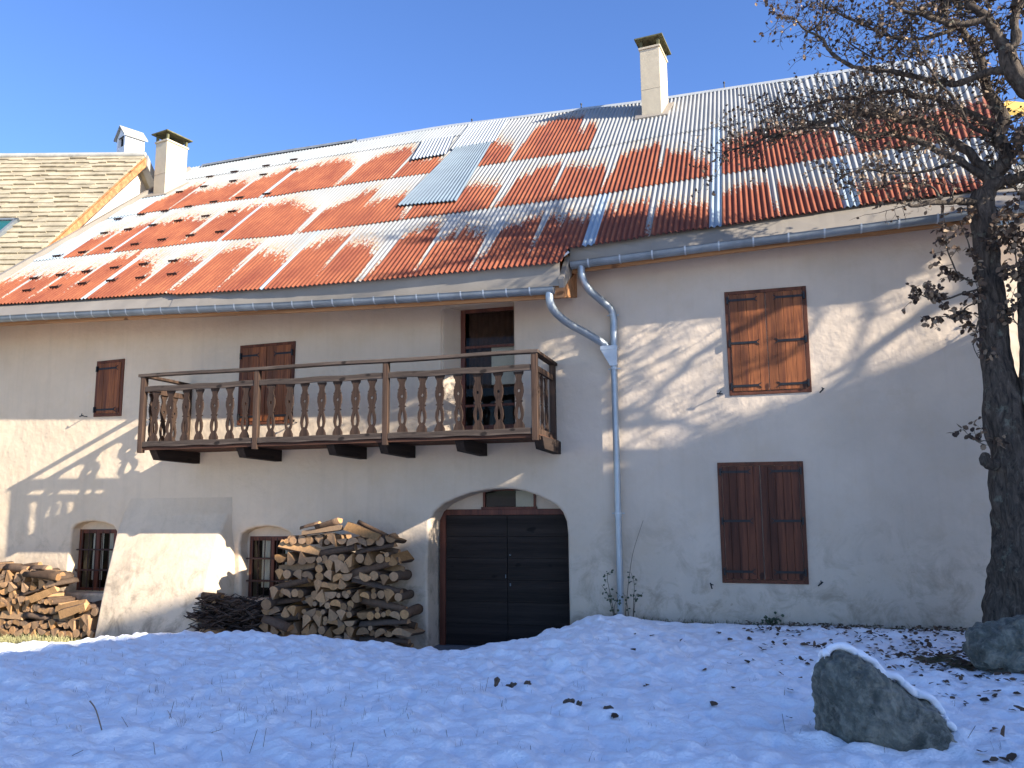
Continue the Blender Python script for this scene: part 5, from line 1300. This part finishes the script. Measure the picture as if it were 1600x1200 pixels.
grass('short_grass', 'dim short grass along the foot of the brushwood and tall firewood stack', -9.6, -5.2, -1.35, -.75, 3000, 'dimgrass', .03, .12, 2)
grass('wall_foot_grass', 'sparse dead grass at the foot of the right hand wall', -1.9, 3.2, -.35, -.02, 500, 'dimgrass', .02, .08, 3)

r = random.Random(41); mb = MB()
for i in range(420):
    cx_, cy_ = (r.uniform(-7.5, 1.5), r.uniform(-7.6, -2.2)) if r.random() < .5 else (r.gauss(-3.6, 1.2), r.gauss(-6.3, .7))
    if cy_ > -1.5: continue
    for k in range(r.choice((1, 1, 2, 4))):
        x, y = cx_+r.gauss(0, .02), cy_+r.gauss(0, .02); z = gz(x, y)-.01; h = r.uniform(.02, .085); a_ = r.uniform(0, 6.3); l = r.uniform(.2, 1.1)*h; w = .0012
        p = Vector((x, y, z)); t1 = p+Vector((math.cos(a_)*l*.4, math.sin(a_)*l*.4, h*.7)); t2 = p+Vector((math.cos(a_)*l, math.sin(a_)*l, h)); s_ = Vector((-math.sin(a_), math.cos(a_), 0))*w
        mb.add([p-s_, p+s_, t1+s_*.8, t1-s_*.8, t2], [(0, 1, 2, 3), (3, 2, 4)])
tag(obj('snow_stubble', mb, 'stalk'), 'sparse dry grass blades poking through the foreground snow', 'grass', None, 'stuff')
# ---- dead leaves on the snow
def ground_leaf(mb, x, y, r, tones, s=None):
    z = gz(x, y); s = s or r.uniform(.03, .055)
    d = Vector((r.uniform(-1, 1), r.uniform(-1, 1), r.uniform(-.1, .35))).normalized()
    leaf_quad(mb, Vector((x, y, z+.012)), d, Vector((r.uniform(-.5, .5), r.uniform(-.5, .5), 1)), s*1.3, s, r.random()*.5, tones)
def set_tone(o, tones):
    at = o.data.attributes.new('tone', 'FLOAT', 'POINT'); at.data.foreach_set('value', np.array(tones, dtype=np.float32))
r5 = random.Random(77)
single = [(1007+0, 0)]
spots = [(700+12*0, 0)]
px_leaves = [(993, 1019), (1062, 1004), (1070, 1001), (1055, 989), (992, 987), (1016, 997), (1122, 997), (1137, 1003), (1175, 1000), (1200, 1012), (1208, 1009), (1212, 997), (1155, 1025), (1188, 1019), (1170, 1038), (1180, 1039), (1217, 1042), (1097, 1047), (1254, 1064), (1112, 1105), (1137, 1041), (1145, 1078), (1010, 1072), (1255, 1033), (1271, 1020), (1289, 1012), (1262, 1010), (1295, 1003), (1305, 1010), (1281, 1046), (1236, 1122), (955, 1112), (1340, 995), (1365, 990), (1390, 1002), (1420, 1000), (1450, 1005), (1475, 1030), (1430, 1020), (1410, 1025), (1400, 1018), (1556, 1143), (1548, 1121), (1547, 1100), (1537, 1178), (1570, 1160), (1582, 1187), (1548, 1192), (1505, 1103), (1512, 1094), (1576, 1114), (1595, 1117), (1470, 1050), (1455, 1042), (1330, 1012), (1310, 992), (1352, 1010)]
LV = []
for i, (px, py) in enumerate(px_leaves):
    p = on_z(px, py, .84); 
    for _ in range(3): p = on_z(px, py, gz(p.x, min(p.y, -.1)))
    if p.y > -.15: p = on_y(px, py, -.3)
    mb = MB(); tn = []; ground_leaf(mb, p.x, p.y, r5, tn, r5.uniform(.035, .065))
    if r5.random() < .4: ground_leaf(mb, p.x+r5.uniform(-.03, .03), p.y+r5.uniform(-.03, .03), r5, tn)
    o = obj('fallen_leaf', mb, 'leaf'); set_tone(o, tn)
    LV.append((px, py, o))
LM = [('the snow-capped boulder', 1390, 1110), ('the boulder at the tree foot', 1570, 1020), ('the foot of the downpipe', 965, 970), ('the green plant at the wall foot', 1205, 975), ('the bottom right corner', 1590, 1195), ('the wall right of the shutters', 1380, 980)]
near = {}
for px, py, o in LV:
    k = min(range(len(LM)), key=lambda q: math.hypot(px-LM[q][1], (py-LM[q][2])*1.5)); near.setdefault(k, []).append((math.hypot(px-LM[k][1], (py-LM[k][2])*1.5), o))
for k, l in near.items():
    for i, (d_, o) in enumerate(sorted(l, key=lambda t: t[0])): tag(o, '%s nearest loose dead leaf to %s' % (ORD[min(i, 29)], LM[k][0]), 'leaf', 'dead leaves scattered on the snow')
mb = MB(); tn = []
n = 0
while n < 900:
    if r5.random() < .62: x, y = r5.gauss(1.75, .62), r5.gauss(-2.75, .75)
    else: x, y = r5.uniform(-.2, 3.2), -abs(r5.gauss(0.25, .45))-.12
    if y > -.1 or y < -5 or x > 3.5 or x < -.6: continue
    if vnoise(np.array([x]), np.array([y]), 2.6, 15)[0] < r5.uniform(-.35, .12): continue
    ground_leaf(mb, x, y, r5, tn); n += 1
o = obj('leaf_litter', mb, 'leaf'); set_tone(o, tn); tag(o, 'dense litter of dead brown leaves on the thin snow beneath the tree', 'leaves', None, 'stuff')
# exposed grassy clods in the snow
for i, (px, py) in enumerate([(776, 1064), (800, 1072), (825, 1068), (890, 1098), (903, 1103), (950, 1112)]):
    p = on_z(px, py, .86)
    for _ in range(6): p = on_z(px, py, gz(p.x, p.y)+.01)
    bm = bmesh.new(); bmesh.ops.create_icosphere(bm, subdivisions=3, radius=.045)
    for v in bm.verts: v.co = Vector((v.co.x*(.45+.35*(i % 2)), v.co.y*.8, v.co.z*.75))*(1+1.1*mnoise.noise(v.co*26+Vector((i*5, 0, 0))))
    me = bpy.data.meshes.new('earth_clod'); bm.to_mesh(me); bm.free(); me.materials.append(MAT['stem']); o = bpy.data.objects.new('earth_clod', me); COL.objects.link(o); o.location = p-Vector((0, 0, .004)); o.rotation_euler = (0, R(25), 0)
    tag(o, '%s clod from the left of bare earth showing through the snow' % ORD[i], 'clod', 'bare clods showing through the snow')

# ================================================================== THE TREE
tree = empty('old_fruit_tree', (2.7, -1.7, .8)); tag(tree, 'gnarled old fruit tree with twin trunks, bare twigs and few dead leaves', 'tree')
limbs = []
def L_(pts, r0, r1, dens=1.0, name='limb', leafy=1.0, n=5, seg=9):
    """pts: (px, py, y)"""
    P = [on_y(a, b, c) for a, b, c in pts]; path = smooth_path(P, n)
    m = len(path); rad = [lerp(r0, r1, i/(m-1)) for i in range(m)]
    for i in range(1, m-1): path[i] = path[i] + Vector((mnoise.noise(path[i]*4), mnoise.noise(path[i]*4+Vector((9, 0, 0))), mnoise.noise(path[i]*4+Vector((0, 9, 0)))))*min(.10, max(.035, r0*1.3))
    mb = MB(); mb.tube(path, [q*(1+.45*mnoise.noise(Vector((i*.9, r0*50, 0)))) for i, q in enumerate(rad)], seg)
    obj(name, mb, 'bark', tree); limbs.append((path, rad, dens, leafy)); return path
# trunk with lumpy surface
def trunk(pts, name='trunk'):
    P = [on_y(a, b, c) for a, b, c, r in pts]; path = smooth_path(P, 14); rr_ = [q for *_, q in pts]; m = len(path)
    rad = [interp([(i*14, q) for i, q in enumerate(rr_)], i) for i in range(m)]
    mb = MB(); seg = 56; mb.tube(path, rad, seg)
    V = []
    for i, v in enumerate(mb.v):
        v = Vector(v); k = min(i//seg, m-1); c = path[k]; d = (v-c)
        amp = .10*mnoise.noise(v*2.5) + .08*mnoise.noise(Vector((v.x*16, v.y*16, v.z*3.0))) + .035*mnoise.noise(Vector((v.x*34, v.y*34, v.z*7))) + .05*mnoise.noise(v*7)
        V.append(tuple(c + d*(1+amp*1.5)))
    mb.v = V; obj(name, mb, 'bark', tree, smooth=True)
ty = -1.7
trunk([(1610, 1035, ty, .47), (1604, 985, ty, .41), (1603, 920, ty, .37), (1605, 850, ty, .335), (1604, 780, ty, .33), (1597, 730, ty, .31), (1584, 690, ty, .245), (1572, 650, ty, .21), (1563, 605, ty, .185), (1556, 550, ty, .155), (1552, 490, ty, .138), (1546, 420, ty, .13), (1538, 360, ty, .128), (1534, 318, ty, .14), (1536, 300, ty, .11)])
trunk([(1612, 800, ty-.05, .25), (1620, 720, ty-.1, .21), (1624, 640, ty-.1, .18), (1617, 560, ty-.15, .15), (1612, 470, ty-.15, .135), (1622, 380, ty-.15, .13), (1640, 290, ty-.2, .125), (1652, 220, ty-.2, .12), (1630, 160, ty-.25, .115), (1600, 135, ty-.25, .105), (1580, 105, ty-.3, .10), (1573, 78, ty-.3, .085)])
L_([(1558, 728, -1.75), (1546, 720, -1.85), (1540, 712, -1.9)], .07, .05, 0, 'broken_stub')
L_([(1573, 80, -2.0), (1560, 55, -2.0), (1540, 30, -2.1), (1515, 0, -2.1), (1490, -40, -2.1), (1450, -100, -2.0)], .075, .02, 1.3)
L_([(1575, 82, -2.0), (1588, 50, -2.0), (1592, 10, -1.9), (1600, -40, -1.9), (1620, -120, -1.8)], .062, .02, 1.2)
L_([(1577, 112, -2.0), (1540, 116, -1.9), (1515, 124, -1.85), (1480, 130, -1.8), (1440, 122, -1.75), (1400, 115, -1.7), (1347, 107, -1.7), (1323, 97, -1.7), (1293, 77, -1.7), (1283, 63, -1.7), (1262, 50, -1.7), (1240, 30, -1.7), (1217, 27, -1.7)], .045, .007, 1.1)
L_([(1262, 50, -1.7), (1273, 43, -1.7), (1288, 20, -1.7), (1288, -20, -1.7)], .016, .006, .5)
L_([(1536, 305, -1.7), (1556, 282, -1.7), (1568, 255, -1.7), (1570, 220, -1.65), (1562, 180, -1.6), (1552, 150, -1.6), (1540, 115, -1.5), (1520, 75, -1.4), (1495, 40, -1.3), (1470, 0, -1.2), (1450, -60, -1.1)], .10, .02, 1.5)
L_([(1540, 300, -1.7), (1570, 284, -1.75), (1600, 272, -1.8), (1650, 262, -1.9), (1720, 230, -2.1), (1800, 180, -2.3)], .08, .03, .8)
L_([(1535, 312, -1.7), (1500, 312, -1.85), (1470, 318, -2.0), (1440, 322, -2.1), (1420, 318, -2.2)], .05, .018, .7)
L_([(1548, 285, -1.7), (1500, 250, -1.8), (1455, 228, -1.85), (1420, 218, -1.9), (1384, 211, -1.95), (1345, 213, -2.0), (1315, 202, -2.0), (1267, 200, -2.0), (1238, 208, -2.0)], .045, .009, 1.5)
L_([(1545, 275, -1.7), (1480, 215, -1.5), (1420, 187, -1.4), (1370, 180, -1.35), (1330, 180, -1.3), (1280, 191, -1.3), (1254, 198, -1.3), (1200, 215, -1.3), (1165, 228, -1.3), (1130, 240, -1.3)], .06, .008, 1.6)
L_([(1552, 200, -1.6), (1500, 170, -1.4), (1440, 150, -1.2), (1400, 142, -1.1), (1350, 150, -1.0), (1290, 155, -.95), (1250, 168, -.9), (1210, 172, -.9)], .045, .008, 1.5)
L_([(1540, 30, -2.1), (1480, 32, -2.2), (1430, 22, -2.3), (1390, 2, -2.3), (1350, -30, -2.3)], .04, .01, 1.4)
L_([(1500, 40, -1.3), (1450, 60, -1.4), (1400, 60, -1.4), (1350, 40, -1.5), (1310, 20, -1.5), (1280, 15, -1.5)], .03, .007, 1.5)
L_([(1470, 0, -1.2), (1430, 20, -1.1), (1400, 70, -1.0), (1370, 90, -1.0), (1320, 60, -1.0)], .025, .007, 1.3)
L_([(1480, 130, -1.8), (1450, 170, -1.9), (1420, 190, -2.0), (1380, 170, -2.0), (1330, 150, -2.1)], .022, .007, 1.6)
L_([(1500, 250, -1.8), (1450, 265, -1.9), (1400, 270, -2.0), (1350, 265, -2.1), (1310, 275, -2.1)], .02, .006, 1.5)
L_([(1470, 318, -2.0), (1450, 290, -2.0), (1400, 288, -2.1), (1370, 295, -2.1)], .015, .005, 1.0)
L_([(1570, 220, -1.65), (1520, 200, -1.8), (1490, 160, -2.0), (1450, 100, -2.2), (1430, 60, -2.2)], .03, .008, 1.6)
# low leafy shoots
L_([(1542, 440, -1.75), (1518, 440, -1.9), (1495, 425, -1.95), (1482, 392, -1.95), (1476, 355, -1.95)], .014, .004, 1.0, leafy=3.2)
L_([(1544, 450, -1.75), (1505, 458, -1.9), (1468, 468, -1.95), (1436, 460, -1.95)], .013, .004, 1.2, leafy=4.0)
L_([(1546, 470, -1.75), (1515, 480, -1.9), (1495, 500, -1.95), (1478, 492, -1.95)], .011, .004, 1.2, leafy=4.0)
L_([(1548, 500, -1.8), (1530, 500, -1.95), (1522, 530, -1.95), (1530, 560, -1.95)], .010, .003, .8, leafy=3.5)
L_([(1544, 420, -1.75), (1520, 400, -1.9), (1510, 370, -1.95), (1500, 345, -1.95)], .011, .004, 1.0, leafy=3.2)
L_([(1618, 420, -1.85), (1595, 390, -2.0), (1575, 375, -2.0), (1568, 345, -2.0)], .016, .005, 1.6, leafy=3.5)
L_([(1618, 460, -1.85), (1600, 440, -2.0), (1585, 410, -2.1), (1590, 370, -2.1)], .014, .005, 1.5, leafy=3.5)
L_([(1620, 540, -1.85), (1600, 520, -2.0), (1588, 500, -2.0), (1580, 470, -2.0)], .012, .004, .9, leafy=2.0)
L_([(1640, 270, -1.9), (1600, 250, -2.0), (1590, 215, -2.0), (1600, 190, -2.0)], .016, .005, 1.4, leafy=2.5)
L_([(1572, 240, -1.65), (1590, 225, -1.7), (1605, 225, -1.7)], .012, .005, 1.2, leafy=3.0)
L_([(1548, 690, -1.8), (1538, 688, -2.0), (1530, 692, -2.0)], .006, .003, .8, leafy=3)
# crown beyond the picture (it shades the roof and wall)
r6 = random.Random(12)
for i in range(8):
    z0 = r6.uniform(4.2, 8.5); st = Vector((3.0+r6.uniform(0, .4), -1.95, z0)); a = r6.uniform(-1.15, .75); L = r6.uniform(2.6, 4.6); up = r6.uniform(.0, .8) + (.6 if z0 > 6.5 else 0)
    d = Vector((math.cos(a), math.sin(a), up)).normalized(); pts = [st]
    for k in range(6):
        d = (d + Vector((r6.uniform(-.3, .3), r6.uniform(-.3, .3), r6.uniform(-.22, .22)))).normalized(); pts.append(pts[-1] + d*L/6)
    path = smooth_path(pts, 3); m = len(path); rad = [lerp(.075, .012, k/(m-1)) for k in range(m)]
    mb = MB(); mb.tube(path, rad, 7); obj('limb', mb, 'bark', tree); limbs.append((path, rad, .18, .5))
    if i % 2 == 0:   # a fork
        q = path[m//2]; d2 = (path[m//2+1]-q).normalized() + Vector((r6.uniform(-.6, .6), r6.uniform(-.6, .6), r6.uniform(-.3, .7))); d2.normalize()
        p2 = smooth_path([q, q+d2*.7, q+d2*1.4+Vector((0, 0, r6.uniform(-.3, .3))), q+d2*2.1], 4); mb = MB(); mb.tube(p2, [lerp(.04, .01, k/(len(p2)-1)) for k in range(len(p2))], 6); obj('limb', mb, 'bark', tree); limbs.append((p2, [.04]*len(p2), .3, .5))
# upward limbs above the frame
for i in range(9):
    st = on_y(r6.uniform(1440, 1600), r6.uniform(-30, 40), -1.7); d = Vector((r6.uniform(-.8, .7), r6.uniform(-.5, .5), 1)).normalized(); pts = [st]
    for k in range(5):
        d = (d + Vector((r6.uniform(-.35, .35), r6.uniform(-.3, .3), r6.uniform(-.2, .2)))).normalized(); pts.append(pts[-1]+d*.5)
    path = smooth_path(pts, 3); m = len(path); mb = MB(); mb.tube(path, [lerp(.045, .01, k/(m-1)) for k in range(m)], 6); obj('limb', mb, 'bark', tree); limbs.append((path, [.03]*m, 1.0, .8))
limbs_a = limbs; limbs = []
tree1 = tree
tree = empty('leaning_tree', (10.4, -2.2, .8)); tag(tree, 'leaning bare tree standing outside the picture to the right, shading the wall', 'tree')
KS = Vector((3.17, -1, 1.45))*2.2
def bough(pts, r0, r1, dens, n=6):
    P = [on_y(a, b, 0)+KS for a, b in pts]; path = smooth_path(P, n); m = len(path)
    for i in range(1, m-1): path[i] = path[i] + Vector((mnoise.noise(path[i]*3), 2*mnoise.noise(path[i]*2), mnoise.noise(path[i]*3+Vector((0, 9, 0)))))*.05
    rad = [lerp(r0, r1, i/(m-1)) for i in range(m)]; mb = MB(); rad = [q*.72 for q in rad]; dens *= .55; mb.tube(path, [q*(1+.2*mnoise.noise(Vector((i*.8, r0*40, 0)))) for i, q in enumerate(rad)], 9); obj('limb', mb, 'bark', tree); limbs.append((path, rad, dens, .5))
mb = MB(); e_ = on_y(1560, 440, 0)+KS; f_ = on_y(1500, 330, 0)+KS
mb.tube(smooth_path([(11.2, -2.2, .5), (11.0, -2.2, 3.0), (10.7, -2.2, 5.5), tuple(e_+Vector((.3, 0, -.2))), tuple(e_+Vector((-.2, 0, .9)))], 6), [.30]*6+[.26]*6+[.21]*6+[.16]*7, 16); obj('trunk', mb, 'bark', tree)
bough([(1575, 440), (1545, 450), (1500, 464), (1450, 482), (1400, 520), (1340, 570), (1275, 622), (1200, 670)], .14, .03, .5)
bough([(1545, 450), (1480, 340), (1440, 350), (1400, 375), (1365, 408), (1378, 445), (1360, 470), (1335, 500), (1325, 540), (1300, 585)], .085, .022, .6)
bough([(1450, 400), (1400, 430), (1345, 440), (1290, 446), (1200, 492), (1120, 535), (1050, 592), (985, 648)], .12, .03, .35)
bough([(1378, 445), (1420, 425), (1460, 425), (1490, 410)], .04, .012, .7)
bough([(1335, 500), (1380, 490), (1430, 470)], .03, .01, .7)
bough([(1290, 446), (1230, 560), (1120, 600), (1060, 650), (985, 692)], .035, .012, .6)
bough([(1200, 492), (1130, 500), (1060, 520), (990, 570)], .03, .01, .6)
limbs = limbs_a + [(p, r, d, l) for p, r, d, l in limbs]
NB = len(limbs) - len(limbs_a); tree2 = tree; tree = tree1
# twigs and leaves
TW = MB(); LF = MB(); LT = []; r7 = random.Random(99)
def twig(p, d, L, r, depth, leafy):
    n = max(2, int(L/.07)); pts = [p]; dd = d.normalized()
    for k in range(n):
        dd = (dd + Vector((r7.uniform(-.45, .45), r7.uniform(-.45, .45), r7.uniform(-.38, .45)))).normalized(); pts.append(pts[-1] + dd*L/n)
    TW.tube(pts, [lerp(r, r*.45, k/n) for k in range(n+1)], 4 if depth else 5, cap=False)
    if depth < 2:
        c = int(L*(11 if depth == 0 else 13))
        for k in range(c):
            i = r7.randrange(1, n+1); q = pts[i]; e = (pts[i]-pts[i-1]).normalized(); s = Vector((r7.uniform(-1, 1), r7.uniform(-1, 1), r7.uniform(-.7, 1))).normalized()
            twig(q, e*.5+s, L*r7.uniform(.22, .5) if depth == 0 else r7.uniform(.03, .10), r*.6, depth+1, leafy)
    nl = leafy*(1.8 if depth == 0 else .68)
    while nl > 0:
        if r7.random() < nl:
            q = r7.choice(pts[1:]); d3 = Vector((r7.uniform(-1, 1), r7.uniform(-1, 1), r7.uniform(-1.3, .3))).normalized(); s = r7.uniform(.028, .05)*(1.35 if leafy > 1.5 else 1)
            leaf_quad(LF, q, d3, Vector((r7.uniform(-1, 1), r7.uniform(-1, 1), r7.uniform(-1, 1))), s*1.25, s*.85, r7.random()**1.25, LT)
        nl -= 1
for li_, (path, rad, dens, leafy) in enumerate(limbs):
    if li_ == len(limbs)-NB:
        TW1, LF1, LT1 = TW, LF, LT; TW, LF, LT = MB(), MB(), []
    if dens <= 0: continue
    ln = sum((b-a).length for a, b in zip(path, path[1:])); cnt = int(ln*21*dens)
    for k in range(cnt):
        i = r7.randrange(1, len(path)); t = i/len(path)
        if r7.random() > .25+t: continue
        p = path[i-1].lerp(path[i], r7.random()); e = (path[i]-path[i-1]).normalized()
        s = Vector((r7.uniform(-1, 1), r7.uniform(-1, 1), r7.uniform(-.7, 1.1))).normalized()
        twig(p, e*.5+s, r7.uniform(.18, .62)*(1 if leafy < 1.5 else .5), min(.010, max(.0045, rad[i]*.3)), 0, leafy)
obj('twigs', TW1, 'bark', tree1); fo = obj('foliage', LF1, 'leaf', tree1); set_tone(fo, LT1)
obj('twigs', TW, 'bark', tree2); fo = obj('foliage', LF, 'leaf', tree2); set_tone(fo, LT)
print('twig faces', len(TW.f), 'leaves', len(LF.v)//7, 'logs', sum(o.name.startswith('firewood_log') for o in bpy.data.objects))
